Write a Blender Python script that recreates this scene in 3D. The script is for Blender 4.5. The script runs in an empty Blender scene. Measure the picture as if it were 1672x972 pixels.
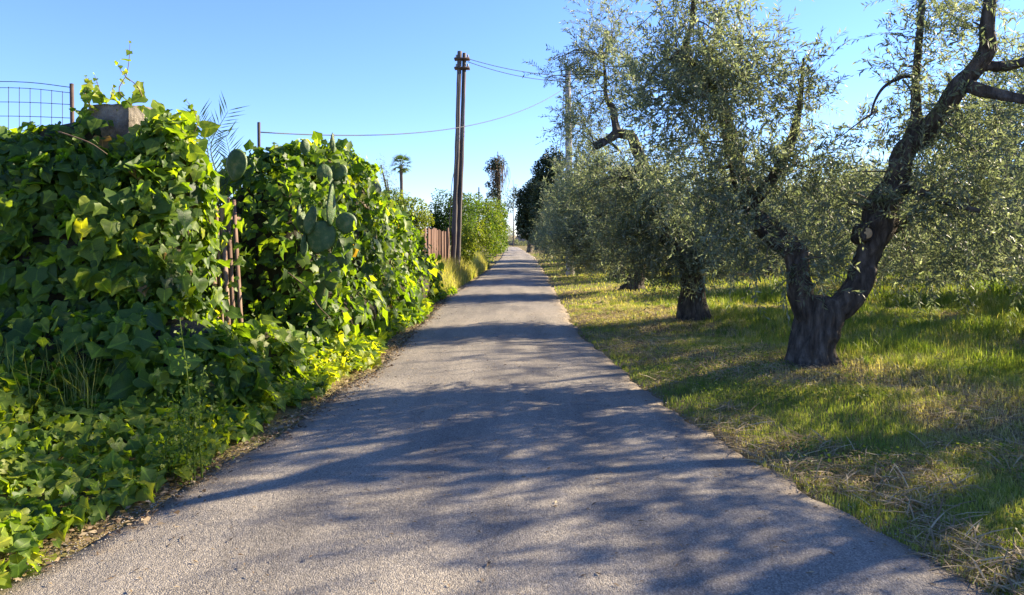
import bpy, math
import numpy as np
from mathutils import Vector, Matrix

R = math.radians
rng = np.random.default_rng(11)
sc = bpy.context.scene
col = sc.collection

# ------------------------------------------------------------------ camera
F, H = 1186.0, 1.55            # focal length in photo pixels, eye height
VX, VY = 845.0, 385.0          # where the lane's direction vanishes in the photo
cd = bpy.data.cameras.new('camera'); cam = bpy.data.objects.new('camera', cd); col.objects.link(cam)
cam.location = (0, 0, H); cam.rotation_euler = (R(90), 0, 0)
cd.sensor_width = 36; cd.lens = 36 * F / 1672
cd.shift_x = (836 - VX) / 1672; cd.shift_y = -(486 - VY) / 1672
cd.clip_start = .05; cd.clip_end = 3000
sc.camera = cam

# ------------------------------------------------------------------ light
AZ, EL = R(65), R(26)          # sun: ahead and to the right of the lane, low
S = Vector((math.sin(AZ) * math.cos(EL), math.cos(AZ) * math.cos(EL), math.sin(EL)))
w = bpy.data.worlds.new('World'); sc.world = w; w.use_nodes = True
nt = w.node_tree; bg = nt.nodes['Background']
sky = nt.nodes.new('ShaderNodeTexSky'); sky.sky_type = 'NISHITA'; sky.sun_disc = False
sky.sun_elevation = EL; sky.sun_rotation = AZ
sky.air_density = 1.0; sky.dust_density = 0.0; sky.ozone_density = 5.0; sky.altitude = 50
tint = nt.nodes.new('ShaderNodeMix'); tint.data_type = 'RGBA'; tint.blend_type = 'MULTIPLY'; tint.inputs[0].default_value = 1
tint.inputs[7].default_value = (.80, .84, 1.12, 1)      # the phone's cool white balance
nt.links.new(sky.outputs[0], tint.inputs[6]); nt.links.new(tint.outputs[2], bg.inputs[0]); bg.inputs[1].default_value = .08
sl = bpy.data.lights.new('sun', 'SUN'); sl.energy = 5.0; sl.angle = R(.53); sl.color = (1, .85, .63)
sun = bpy.data.objects.new('sun', sl); col.objects.link(sun)
sun.rotation_euler = S.to_track_quat('Z', 'Y').to_euler(); sun.location = (20, 20, 20)
vs = sc.view_settings; vs.view_transform = 'Standard'; vs.look = 'None'; vs.exposure = 1.9; vs.gamma = 1
sc.cycles.max_bounces = 6; sc.cycles.diffuse_bounces = 3; sc.cycles.transmission_bounces = 3
sc.cycles.caustics_reflective = False; sc.cycles.caustics_refractive = False

# ------------------------------------------------------------------ helpers
def P(px, py, d):
    """world point seen at photo pixel (px, py) at d metres down the lane"""
    return np.array([(px - VX) / F * d, d, H + (VY - py) / F * d])

def hash2(i, j, s):
    h = (i * 374761393 + j * 668265263 + s * 974634577).astype(np.int64) & 0x7fffffff
    h = ((h ^ (h >> 13)) * 1274126177) & 0x7fffffff
    return ((h ^ (h >> 16)) & 0xffff) / 65535.0

def noise2(x, y, f, s=0):
    x = np.asarray(x, float) * f; y = np.asarray(y, float) * f
    i = np.floor(x).astype(np.int64); j = np.floor(y).astype(np.int64)
    u = x - i; v = y - j; u = u * u * (3 - 2 * u); v = v * v * (3 - 2 * v)
    a = hash2(i, j, s); b = hash2(i + 1, j, s); c = hash2(i, j + 1, s); d = hash2(i + 1, j + 1, s)
    return (a * (1 - u) + b * u) * (1 - v) + (c * (1 - u) + d * u) * v

def noise3(p, f, s=0):
    return (noise2(p[:, 0] + 3.1 * s, p[:, 1], f, s) + noise2(p[:, 1], p[:, 2] + 7.7, f, s + 1) + noise2(p[:, 2] + 1.3, p[:, 0], f, s + 2)) / 3

def unit(v):
    return v / np.maximum(np.linalg.norm(v, axis=-1, keepdims=True), 1e-9)

def rand_unit(n):
    return unit(rng.normal(size=(n, 3)))

def mesh(name, V, Fc, mat, rnd=None, smooth=False, uv=None):
    V = np.ascontiguousarray(V, np.float32); Fc = np.ascontiguousarray(Fc, np.int32)
    m, k = Fc.shape
    me = bpy.data.meshes.new(name)
    me.vertices.add(len(V)); me.vertices.foreach_set('co', V.ravel())
    me.loops.add(m * k); me.loops.foreach_set('vertex_index', Fc.ravel())
    me.polygons.add(m); me.polygons.foreach_set('loop_start', np.arange(0, m * k, k, dtype=np.int32))
    if smooth: me.polygons.foreach_set('use_smooth', np.ones(m, bool))
    me.update(calc_edges=True)
    if rnd is not None:
        a = me.attributes.new('rnd', 'FLOAT', 'FACE'); a.data.foreach_set('value', np.ascontiguousarray(rnd, np.float32))
    if uv is not None:
        a = me.attributes.new('leaf_xy', 'FLOAT_VECTOR', 'POINT'); a.data.foreach_set('vector', np.ascontiguousarray(uv, np.float32).ravel())
    me.materials.append(mat)
    return me

def link(name, me, parent=None, loc=None, **kw):
    o = bpy.data.objects.new(name, me); col.objects.link(o)
    if parent is not None: o.parent = parent
    if loc is not None: o.location = loc
    for k, v in kw.items(): o[k] = v
    return o

def thing(name, label, cat, loc=(0, 0, 0), group=None, kind=None):
    o = link(name, None, None, loc); o['label'] = label; o['category'] = cat
    if group: o['group'] = group
    if kind: o['kind'] = kind
    o.empty_display_size = .2
    return o

def off(V, t):
    """world vertices into the space of an Empty that is only moved"""
    return V - np.array(t.location)

class MB:
    """collects quads/tris (as quads) into one mesh"""
    def __init__(s): s.V = []; s.F = []; s.r = []; s.n = 0
    def add(s, V, Fc, r=None):
        V = np.asarray(V, float); Fc = np.asarray(Fc)
        s.V.append(V); s.F.append(Fc + s.n); s.n += len(V)
        s.r.append(np.full(len(Fc), .5) if r is None else np.broadcast_to(r, len(Fc)))
        return s
    def get(s): return np.concatenate(s.V), np.concatenate(s.F), np.concatenate(s.r)
    def mesh(s, name, mat, smooth=False, base=None):
        V, Fc, r = s.get()
        if base is not None: V = off(V, base)
        return mesh(name, V, Fc, mat, r, smooth)

def spline(pts, n):
    pts = np.asarray(pts, float)
    if len(pts) == 2:
        t = np.linspace(0, 1, n)[:, None]; return pts[0] * (1 - t) + pts[1] * t
    ext = np.vstack([2 * pts[0] - pts[1], pts, 2 * pts[-1] - pts[-2]])
    t = np.linspace(0, len(pts) - 1 - 1e-6, n); i = t.astype(int); u = (t - i)[:, None]
    p0, p1, p2, p3 = ext[i], ext[i + 1], ext[i + 2], ext[i + 3]
    return .5 * (2 * p1 + (p2 - p0) * u + (2 * p0 - 5 * p1 + 4 * p2 - p3) * u * u + (3 * p1 - p0 - 3 * p2 + p3) * u ** 3)

def tube(pts, rad, segs=8, n=None, bark=0., seed=0, caps=True, flare=0.):
    """swept tube; pts (k,3), rad (k,)"""
    pts = np.asarray(pts, float); rad = np.asarray(rad, float)
    if n:
        q = spline(np.column_stack([pts, rad]), n); pts, rad = q[:, :3], np.maximum(q[:, 3], .001)
    k = len(pts)
    tan = unit(np.gradient(pts, axis=0))
    ref = np.array([0, 1., 0]) if abs(tan[0] @ np.array([0, 1., 0])) < .8 else np.array([1., 0, 0])
    A = np.zeros((k, 3)); a = ref
    for i in range(k):
        a = a - tan[i] * (a @ tan[i]); a /= np.linalg.norm(a); A[i] = a
    B = np.cross(tan, A)
    th = np.linspace(0, 2 * math.pi, segs, endpoint=False)[None, :]
    rr = np.repeat(rad[:, None], segs, 1)
    if bark:
        L = np.concatenate([[0], np.cumsum(np.linalg.norm(np.diff(pts, axis=0), axis=1))])[:, None]
        g = np.random.default_rng(seed); f = g.uniform(0, 6.28, 8)
        tw = 1.6
        m = .50 * np.sin(2 * th + f[0] + tw * L) + .55 * np.sin(3 * th + f[1] + tw * L + .8 * np.sin(3 * L)) + .4 * np.sin(5 * th + f[2] + 2 * L) * (.6 + .4 * np.sin(4 * L + f[6]))
        m = m + .28 * np.abs(np.sin(6.5 * th / 1 + f[3] + 2 * tw * L)) - .2 + .22 * np.sin(11 * th + f[4] + 3 * L + np.sin(7 * L)) + .35 * np.sin(6 * L + f[5] + np.sin(2 * th)) 
        m = m + .5 * (noise2(np.cos(th) * 4 + seed + .3 * L, np.sin(th) * 4 + L * 5, 1.0, seed) - .5) * 2
        m = m + .45 * (noise2(np.cos(th + L) * 9 + seed, np.sin(th + L) * 9 + L * 4, 1.0, seed + 5) - .5) * 2
        g2 = np.random.default_rng(seed + 77)
        for _ in range(6):   # knots and burls
            a0, l0 = g2.uniform(0, 6.28), g2.uniform(0, L.max()); m = m + 1.6 * np.exp(-((np.cos(th - a0) - 1) / .14) ** 2 - ((L - l0) / .07) ** 2)
        rr = rr * (1 + bark * m)
        if flare:
            rr = rr * (1 + flare * np.exp(-L / .16) * (.55 + .6 * np.sin(4 * th + f[7]) ** 2 + .25 * np.sin(3 * th)))
    V = pts[:, None, :] + rr[..., None] * (np.cos(th)[..., None] * A[:, None, :] + np.sin(th)[..., None] * B[:, None, :])
    V = V.reshape(-1, 3)
    i = np.arange(k - 1)[:, None] * segs; j = np.arange(segs)[None, :]; j2 = (j + 1) % segs
    Fc = np.stack([i + j, i + j2, i + segs + j2, i + segs + j], -1).reshape(-1, 4)
    if caps:
        c0 = len(V); V = np.vstack([V, pts[0], pts[-1] + tan[-1] * rad[-1] * .3])
        jj = np.arange(segs); a = np.column_stack([jj, jj * 0 + c0, jj * 0 + c0, (jj + 1) % segs])
        # caps as quads would be degenerate; pair the fan instead
        j0 = np.arange(0, segs - 1, 2)
        cap1 = np.column_stack([j0 * 0 + c0, (j0 + 2) % segs, j0 + 1, j0])
        e = (k - 1) * segs
        cap2 = np.column_stack([j0 * 0 + c0 + 1, e + j0, e + j0 + 1, e + (j0 + 2) % segs])
        Fc = np.vstack([Fc, cap1, cap2])
    return V, Fc

def tubes_fast(P0, P1, P2, r0, r1, nseg=3):
    """many thin three-sided quadratic tubes at once; arrays (n,3)"""
    n = len(P0); t = np.linspace(0, 1, nseg + 1)[None, :, None]
    C = P0[:, None] * (1 - t) ** 2 + 2 * P1[:, None] * t * (1 - t) + P2[:, None] * t ** 2
    tan = unit(P2 - P0); a = unit(np.cross(tan, rand_unit(n))); b = np.cross(tan, a)
    rr = r0[:, None, None] * (1 - t) + r1[:, None, None] * t
    ring = [C + rr * (math.cos(q) * a[:, None] + math.sin(q) * b[:, None]) for q in (0, 2.094, 4.189)]
    V = np.stack(ring, 2).reshape(-1, 3)
    base = (np.arange(n) * (nseg + 1) * 3)[:, None, None]
    s = (np.arange(nseg) * 3)[None, :, None]; j = np.arange(3)[None, None, :]; j2 = (j + 1) % 3
    Fc = np.stack([base + s + j, base + s + j2, base + s + 3 + j2, base + s + 3 + j], -1).reshape(-1, 4)
    return V, Fc

def box(c, s, rz=0., bev=0., jit=0.):
    """box with chamfered vertical edges as quads"""
    x, y, z = np.asarray(s, float) / 2
    b = bev
    pts = [(-x, -y), (x, -y), (x, y), (-x, y)]
    V = np.array([(px, py, zz) for zz in (-z, z) for px, py in pts], float)
    if jit: V = V + rng.uniform(-jit, jit, V.shape)
    c_, s_ = math.cos(rz), math.sin(rz)
    V = np.column_stack([V[:, 0] * c_ - V[:, 1] * s_, V[:, 0] * s_ + V[:, 1] * c_, V[:, 2]]) + np.asarray(c)
    Fc = np.array([(0, 3, 2, 1), (4, 5, 6, 7), (0, 1, 5, 4), (1, 2, 6, 5), (2, 3, 7, 6), (3, 0, 4, 7)])
    return V, Fc

def frames(axis, normal):
    x = unit(axis); z = unit(normal - x * np.sum(normal * x, -1, keepdims=True)); y = np.cross(z, x)
    return x, y, z

def scatter(SV, SF, pos, axis, normal, size, width=None):
    """copies of a small shape: returns V, F"""
    n, k = len(pos), len(SV)
    x, y, z = frames(axis, normal)
    wd = np.ones(n) if width is None else width
    V = pos[:, None] + size[:, None, None] * (SV[None, :, 0:1] * x[:, None] + wd[:, None, None] * SV[None, :, 1:2] * y[:, None] + SV[None, :, 2:3] * z[:, None])
    Fc = (SF[None] + (np.arange(n) * k)[:, None, None]).reshape(-1, SF.shape[1])
    return V.reshape(-1, 3), Fc

# ------------------------------------------------------------------ materials
def newmat(name):
    m = bpy.data.materials.new(name); m.use_nodes = True
    t = m.node_tree; t.nodes.clear()
    out = t.nodes.new('ShaderNodeOutputMaterial')
    return m, t, out

def N(t, kind, **kw):
    n = t.nodes.new(kind)
    for k, v in kw.items():
        if k in n.inputs: n.inputs[k].default_value = v
        else: setattr(n, k, v)
    return n

def ramp(t, fac, stops):
    r = t.nodes.new('ShaderNodeValToRGB'); e = r.color_ramp.elements
    while len(e) < len(stops): e.new(.5)
    for q, (p, c) in zip(e, stops):
        q.position = p; q.color = (*c, 1)
    t.links.new(fac, r.inputs[0]); return r.outputs[0]

def leafmat(name, stops, trans, tcol_gain=(1.6, 1.9, .7), rough=.45, spec=.35, veins=False):
    m, t, out = newmat(name)
    at = N(t, 'ShaderNodeAttribute', attribute_name='rnd')
    c = ramp(t, at.outputs['Fac'], stops)
    if veins:   # pale veins fanning out from the stalk, and blotchy tone inside the blade
        lx = N(t, 'ShaderNodeAttribute', attribute_name='leaf_xy'); sp = N(t, 'ShaderNodeSeparateXYZ'); t.links.new(lx.outputs['Vector'], sp.inputs[0])
        xo = N(t, 'ShaderNodeMath', operation='ADD'); xo.inputs[1].default_value = .06; t.links.new(sp.outputs[0], xo.inputs[0])
        an = N(t, 'ShaderNodeMath', operation='ARCTAN2'); t.links.new(sp.outputs[1], an.inputs[0]); t.links.new(xo.outputs[0], an.inputs[1])
        sc_ = N(t, 'ShaderNodeMath', operation='MULTIPLY'); sc_.inputs[1].default_value = 3.9; t.links.new(an.outputs[0], sc_.inputs[0])
        cs = N(t, 'ShaderNodeMath', operation='COSINE'); t.links.new(sc_.outputs[0], cs.inputs[0])
        vr = ramp(t, cs.outputs[0], [(.93, (1, 1, 1)), (1., (1.0, 1.0, 1.0))]); vr.node.color_ramp.elements[1].color = (1.9, 1.75, 1.5, 1)
        tc = N(t, 'ShaderNodeTexCoord'); nz = N(t, 'ShaderNodeTexNoise', Scale=26., Detail=3.); t.links.new(tc.outputs['Object'], nz.inputs['Vector'])
        nr = ramp(t, nz.outputs[0], [(.3, (.72, .75, .7)), (.7, (1.2, 1.15, 1.1))])
        for q in (vr, nr):
            mm = N(t, 'ShaderNodeMix', data_type='RGBA', blend_type='MULTIPLY'); mm.inputs[0].default_value = 1
            t.links.new(c, mm.inputs[6]); t.links.new(q, mm.inputs[7]); c = mm.outputs[2]
    p = N(t, 'ShaderNodeBsdfPrincipled', Roughness=rough); p.inputs['Specular IOR Level'].default_value = spec
    t.links.new(c, p.inputs['Base Color'])
    tr = N(t, 'ShaderNodeBsdfTranslucent')
    mul = N(t, 'ShaderNodeMix', data_type='RGBA', blend_type='MULTIPLY'); mul.inputs[0].default_value = 1
    t.links.new(c, mul.inputs[6]); mul.inputs[7].default_value = (*tcol_gain, 1)
    t.links.new(mul.outputs[2], tr.inputs[0])
    mx = N(t, 'ShaderNodeMixShader'); mx.inputs[0].default_value = trans
    t.links.new(p.outputs[0], mx.inputs[1]); t.links.new(tr.outputs[0], mx.inputs[2])
    t.links.new(mx.outputs[0], out.inputs[0])
    return m

def roughmat(name, c1, c2, scale=8., bump=.4, dist=.01, rough=.85, stretch=(1, 1, 1), c3=None, metal=0., detail=6):
    m, t, out = newmat(name)
    tc = N(t, 'ShaderNodeTexCoord'); mp = N(t, 'ShaderNodeMapping'); mp.inputs['Scale'].default_value = stretch
    t.links.new(tc.outputs['Object'], mp.inputs[0])
    n1 = N(t, 'ShaderNodeTexNoise', Scale=scale, Detail=detail, Roughness=.62); t.links.new(mp.outputs[0], n1.inputs['Vector'])
    stops = [(.32, c1), (.68, c2)] if c3 is None else [(.3, c1), (.52, c2), (.72, c3)]
    c = ramp(t, n1.outputs[0], stops)
    p = N(t, 'ShaderNodeBsdfPrincipled', Roughness=rough, Metallic=metal); p.inputs['Specular IOR Level'].default_value = .25
    t.links.new(c, p.inputs['Base Color'])
    b = N(t, 'ShaderNodeBump', Strength=bump, Distance=dist)
    n2 = N(t, 'ShaderNodeTexNoise', Scale=scale * 2.3, Detail=detail, Roughness=.7); t.links.new(mp.outputs[0], n2.inputs['Vector'])
    t.links.new(n2.outputs[0], b.inputs['Height']); t.links.new(b.outputs[0], p.inputs['Normal'])
    t.links.new(p.outputs[0], out.inputs[0])
    return m

def asphalt_mat():
    m, t, out = newmat('worn_asphalt')
    tc = N(t, 'ShaderNodeTexCoord'); O = tc.outputs['Object']
    v = N(t, 'ShaderNodeTexVoronoi', Scale=135., Randomness=1.); t.links.new(O, v.inputs['Vector'])
    v2 = N(t, 'ShaderNodeTexVoronoi', Scale=32., Randomness=1.); t.links.new(O, v2.inputs['Vector'])
    big = N(t, 'ShaderNodeTexNoise', Scale=.55, Detail=5., Roughness=.6); t.links.new(O, big.inputs['Vector'])
    fine = N(t, 'ShaderNodeTexNoise', Scale=130., Detail=3., Roughness=.7); t.links.new(O, fine.inputs['Vector'])
    grain = ramp(t, v.outputs['Color'], [(.0, (.12, .107, .09)), (.35, (.20, .18, .153)), (.7, (.28, .252, .212)), (1., (.42, .378, .315))])
    patch = ramp(t, big.outputs[0], [(.3, (.74, .74, .75)), (.5, (.98, .97, .96)), (.7, (1.16, 1.12, 1.05))])
    mp = N(t, 'ShaderNodeMapping'); mp.inputs['Scale'].default_value = (1.6, .22, 1); t.links.new(O, mp.inputs[0])   # wheel tracks and drags along the lane
    trk_ = N(t, 'ShaderNodeTexNoise', Scale=1.3, Detail=4., Roughness=.6); t.links.new(mp.outputs[0], trk_.inputs['Vector'])
    tracks = ramp(t, trk_.outputs[0], [(.34, (.70, .70, .71)), (.6, (1.1, 1.09, 1.06))])
    wob = N(t, 'ShaderNodeTexNoise', Scale=2.2, Detail=5.); t.links.new(O, wob.inputs['Vector'])
    wm = N(t, 'ShaderNodeMix', data_type='VECTOR'); wm.inputs[0].default_value = .22; t.links.new(O, wm.inputs[4]); t.links.new(wob.outputs['Color'], wm.inputs[5])
    ck = N(t, 'ShaderNodeTexVoronoi', feature='DISTANCE_TO_EDGE', Scale=.75); t.links.new(wm.outputs[1], ck.inputs['Vector'])
    cracks = ramp(t, ck.outputs['Distance'], [(.0008, (.72, .71, .7)), (.004, (1, 1, 1))])
    c0 = grain
    for q in (patch, tracks, cracks):
        mul = N(t, 'ShaderNodeMix', data_type='RGBA', blend_type='MULTIPLY'); mul.inputs[0].default_value = 1
        t.links.new(c0, mul.inputs[6]); t.links.new(q, mul.inputs[7]); c0 = mul.outputs[2]
    ed = N(t, 'ShaderNodeAttribute', attribute_name='edge')          # soil washed over the crumbling edges
    en = N(t, 'ShaderNodeTexNoise', Scale=5., Detail=6., Roughness=.7); t.links.new(O, en.inputs['Vector'])
    es = N(t, 'ShaderNodeMath', operation='MULTIPLY_ADD'); t.links.new(en.outputs[0], es.inputs[0]); es.inputs[1].default_value = -.75; t.links.new(ed.outputs['Fac'], es.inputs[2])
    ef = N(t, 'ShaderNodeMapRange'); ef.inputs[1].default_value = -.36; ef.inputs[2].default_value = -.12; ef.inputs[3].default_value = .85; ef.inputs[4].default_value = 0; t.links.new(es.outputs[0], ef.inputs[0])
    dust = ramp(t, fine.outputs[0], [(.35, (.13, .095, .06)), (.65, (.33, .27, .19))])
    mul = N(t, 'ShaderNodeMix', data_type='RGBA'); t.links.new(ef.outputs[0], mul.inputs[0]); t.links.new(c0, mul.inputs[6]); t.links.new(dust, mul.inputs[7])
    p = N(t, 'ShaderNodeBsdfPrincipled', Roughness=.85); p.inputs['Specular IOR Level'].default_value = .3
    t.links.new(mul.outputs[2], p.inputs['Base Color'])
    add = N(t, 'ShaderNodeMath', operation='MULTIPLY_ADD'); t.links.new(v.outputs['Distance'], add.inputs[0]); add.inputs[1].default_value = -.9
    mu2 = N(t, 'ShaderNodeMath', operation='MULTIPLY_ADD'); t.links.new(v2.outputs['Distance'], mu2.inputs[0]); mu2.inputs[1].default_value = -.9
    t.links.new(fine.outputs[0], mu2.inputs[2]); t.links.new(mu2.outputs[0], add.inputs[2])
    b = N(t, 'ShaderNodeBump', Strength=.75, Distance=.007); t.links.new(add.outputs[0], b.inputs['Height'])
    t.links.new(b.outputs[0], p.inputs['Normal'])
    t.links.new(p.outputs[0], out.inputs[0])
    return m

def ground_mat():
    m, t, out = newmat('verge_soil')
    tc = N(t, 'ShaderNodeTexCoord'); O = tc.outputs['Object']
    a = N(t, 'ShaderNodeTexNoise', Scale=1.1, Detail=6., Roughness=.65); t.links.new(O, a.inputs['Vector'])
    b_ = N(t, 'ShaderNodeTexNoise', Scale=22., Detail=5., Roughness=.7); t.links.new(O, b_.inputs['Vector'])
    c1 = ramp(t, a.outputs[0], [(.32, (.15, .11, .07)), (.5, (.21, .175, .085)), (.68, (.12, .145, .045))])
    c2 = ramp(t, b_.outputs[0], [(.3, (.55, .52, .48)), (.7, (1.35, 1.3, 1.2))])
    mul = N(t, 'ShaderNodeMix', data_type='RGBA', blend_type='MULTIPLY'); mul.inputs[0].default_value = 1
    t.links.new(c1, mul.inputs[6]); t.links.new(c2, mul.inputs[7])
    p = N(t, 'ShaderNodeBsdfPrincipled', Roughness=.95); p.inputs['Specular IOR Level'].default_value = .1
    t.links.new(mul.outputs[2], p.inputs['Base Color'])
    bp = N(t, 'ShaderNodeBump', Strength=.9, Distance=.03); t.links.new(b_.outputs[0], bp.inputs['Height']); t.links.new(bp.outputs[0], p.inputs['Normal'])
    t.links.new(p.outputs[0], out.inputs[0])
    return m

M = dict(
    asphalt=asphalt_mat(), soil=ground_mat(),
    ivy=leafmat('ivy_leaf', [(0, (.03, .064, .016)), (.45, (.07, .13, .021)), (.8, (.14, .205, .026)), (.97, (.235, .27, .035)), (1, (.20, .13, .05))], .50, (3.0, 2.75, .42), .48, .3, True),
    ivy_core=roughmat('dark_ivy_core', (.03, .024, .015), (.06, .05, .025), 14., .8, .03),  # dark fill colour standing for the shaded inside of the ivy
    olive=leafmat('olive_leaf', [(0, (.10, .125, .082)), (.5, (.175, .20, .138)), (.85, (.25, .27, .20)), (1, (.36, .375, .30))], .48, (1.45, 1.55, .85), .5, .25),
    citrus=leafmat('citrus_leaf', [(0, (.03, .06, .015)), (.5, (.07, .12, .02)), (1, (.18, .2, .03))], .42, (2., 2., .6), .55, .18),
    dark=leafmat('evergreen_leaf', [(0, (.018, .032, .014)), (.6, (.035, .055, .022)), (1, (.06, .08, .03))], .2, (1.5, 1.6, .7), .5, .3),
    pale=leafmat('pale_shrub_leaf', [(0, (.1, .13, .06)), (1, (.24, .26, .12))], .35, (1.5, 1.5, .8)),
    grass=leafmat('grass_blade', [(0, (.10, .155, .032)), (.35, (.20, .25, .055)), (.55, (.29, .30, .09)), (.72, (.41, .36, .16)), (1, (.54, .46, .27))], .48, (1.6, 1.65, .55), .5, .25),
    weed=leafmat('weed_leaf', [(0, (.06, .11, .02)), (1, (.17, .22, .03))], .42, (1.8, 1.9, .6), .5, .25),
    straw=leafmat('straw', [(0, (.14, .095, .05)), (.5, (.30, .23, .12)), (1, (.46, .37, .22))], .2, (1.2, 1.1, .8), .6, .2),
    litter=leafmat('dead_leaf', [(0, (.09, .06, .035)), (.5, (.22, .155, .09)), (1, (.4, .32, .2))], .15, (1.2, 1., .7), .7, .2),
    bark=roughmat('olive_bark', (.03, .023, .018), (.105, .085, .067), 16., 1., .06, .9, (1, 1, .22), (.22, .185, .15)),
    twig=roughmat('olive_twig', (.10, .085, .06), (.2, .175, .13), 30., .3, .004),
    cut=roughmat('sawn_wood', (.34, .22, .11), (.5, .36, .2), 25., .2, .004),
    pole=roughmat('weathered_pole_wood', (.045, .038, .033), (.12, .10, .085), 6., .8, .02, .9, (1, 1, .08), (.26, .23, .19)),
    slat=roughmat('grey_slat_wood', (.06, .036, .024), (.16, .10, .07), 9., .8, .01, .85, (1, 1, .12), (.30, .22, .16)),
    plank=roughmat('red_brown_plank', (.05, .026, .018), (.11, .062, .042), 5., .6, .012, .9, (1, 1, .1), (.17, .115, .085)),
    concrete=roughmat('concrete_pole', (.30, .28, .25), (.44, .42, .38), 10., .3, .006),
    stone=roughmat('pillar_stone', (.09, .078, .065), (.20, .175, .145), 7., 1., .05, .95, (1, 1, 1), (.32, .285, .24)),
    cactus=roughmat('cactus_skin', (.04, .078, .026), (.065, .115, .034), 16., .6, .014, .45, (1, 1, 1), (.19, .19, .07)),
    wire=roughmat('dark_wire', (.03, .03, .032), (.06, .06, .06), 20., .1, .001, .6),
    metal=roughmat('rusty_iron', (.05, .035, .028), (.12, .075, .05), 15., .3, .004, .7),
    palm=leafmat('palm_leaflet', [(0, (.06, .09, .025)), (1, (.14, .17, .05))], .4),
    vine=roughmat('vine_stem', (.10, .065, .04), (.2, .14, .085), 20., .4, .004),
    gravel=roughmat('crumbled_gravel', (.12, .105, .085), (.26, .235, .2), 60., .3, .003, .9, (1, 1, 1), (.4, .36, .31)),
    wall=roughmat('far_wall_plaster', (.26, .20, .16), (.36, .29, .24), 2., .3, .01),
)

# ------------------------------------------------------------------ ground
RD = np.array([  # metres down the lane: left edge, right edge of the asphalt
    (-8, -4.5, 3.6), (0, -3.1, 2.7), (3.3, -2.28, 1.98), (4.1, -2.1, 1.80), (4.9, -1.98, 1.62), (6.5, -1.8, 1.40), (7.8, -1.72, 1.24),
    (10.4, -1.67, 1.05), (12, -1.68, 1.0), (16.4, -1.75, 1.0), (20.4, -1.68, 1.04), (30, -1.35, 1.15), (50, -1.15, 1.25),
    (70, -1.3, .8), (85, -1.5, .4), (100, -1.8, 0.)])
def edges(y):
    return np.interp(y, RD[:, 0], RD[:, 1]), np.interp(y, RD[:, 0], RD[:, 2])

def ground_z(x, y):
    x = np.asarray(x, float); y = np.asarray(y, float)
    l, r = edges(y)
    out = np.maximum(np.maximum(l - x, x - r), 0)
    out = np.where(y > 99, 1.0, out)
    k = np.clip(out / 1.2, 0, 1); near = np.clip(1 - np.hypot(x, y) / 150, 0, 1)
    bumps = (noise2(x, y, .45, 3) - .35) * .16 + (noise2(x, y, 1.9, 5) - .5) * .07
    return -.035 + (.035 + .0 + bumps * near) * k + .037 * (out > 0)

def strip(a, fine, b):
    return np.unique(np.concatenate([np.linspace(-400, a, 9), np.arange(a, b + .01, fine), np.linspace(b, 600, 12)]))
gx = strip(-7, .22, 14); gy = np.unique(np.concatenate([np.linspace(-300, -3, 6), np.arange(-3, 26, .22), np.arange(26, 70, 1.), np.linspace(70, 900, 20)]))
X, Y = np.meshgrid(gx, gy); Z = ground_z(X, Y)
V = np.column_stack([X.ravel(), Y.ravel(), Z.ravel()]); a = len(gx)
i = (np.arange(len(gy) - 1)[:, None] * a + np.arange(a - 1)[None]).ravel()
link('ground', mesh('ground', V, np.column_stack([i, i + 1, i + a + 1, i + a]), M['soil'], None, True), kind='structure', label='dry soil and thin turf beside and beyond the asphalt lane', category='ground')

ys = np.concatenate([np.arange(-8, 30, .09), np.arange(30, 99.5, .4)])
l, r = edges(ys)
l = l + (noise2(ys, ys * 0, 2.2, 21) - .5) * .12 + (noise2(ys, ys * 0, 9., 22) - .5) * .06
r = r + (noise2(ys, ys * 0, .9, 23) - .5) * .13 + (noise2(ys, ys * 0, 3.5, 25) - .5) * .08 + (noise2(ys, ys * 0, 9., 24) - .5) * .07
t = np.array([0, .006, .04, .08, .15, .28, .4, .5, .6, .72, .85, .92, .96, .994, 1.])
X = l[:, None] * (1 - t) + r[:, None] * t; Y = np.repeat(ys[:, None], len(t), 1)
Z = .012 + .035 * (1 - (2 * t[None] - 1) ** 2) + (noise2(X, Y, .8, 31) - .5) * .02 - .012 * ((np.abs(2 * t - 1) - .5) ** 2 < .01)[None]
Z[:, 0] = -.045; Z[:, -1] = -.045
V = np.column_stack([X.ravel(), Y.ravel(), Z.ravel()]); a = len(t)
i = (np.arange(len(ys) - 1)[:, None] * a + np.arange(a - 1)[None]).ravel()
road_me = mesh('road', V, np.column_stack([i, i + 1, i + a + 1, i + a]), M['asphalt'], None, True)
ea = road_me.attributes.new('edge', 'FLOAT', 'POINT'); ea.data.foreach_set('value', np.ascontiguousarray((np.minimum(t, 1 - t)[None] * (r - l)[:, None]).ravel(), np.float32))
link('road', road_me, kind='structure', label='narrow grey worn asphalt lane running straight away from the viewer', category='road')

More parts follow.
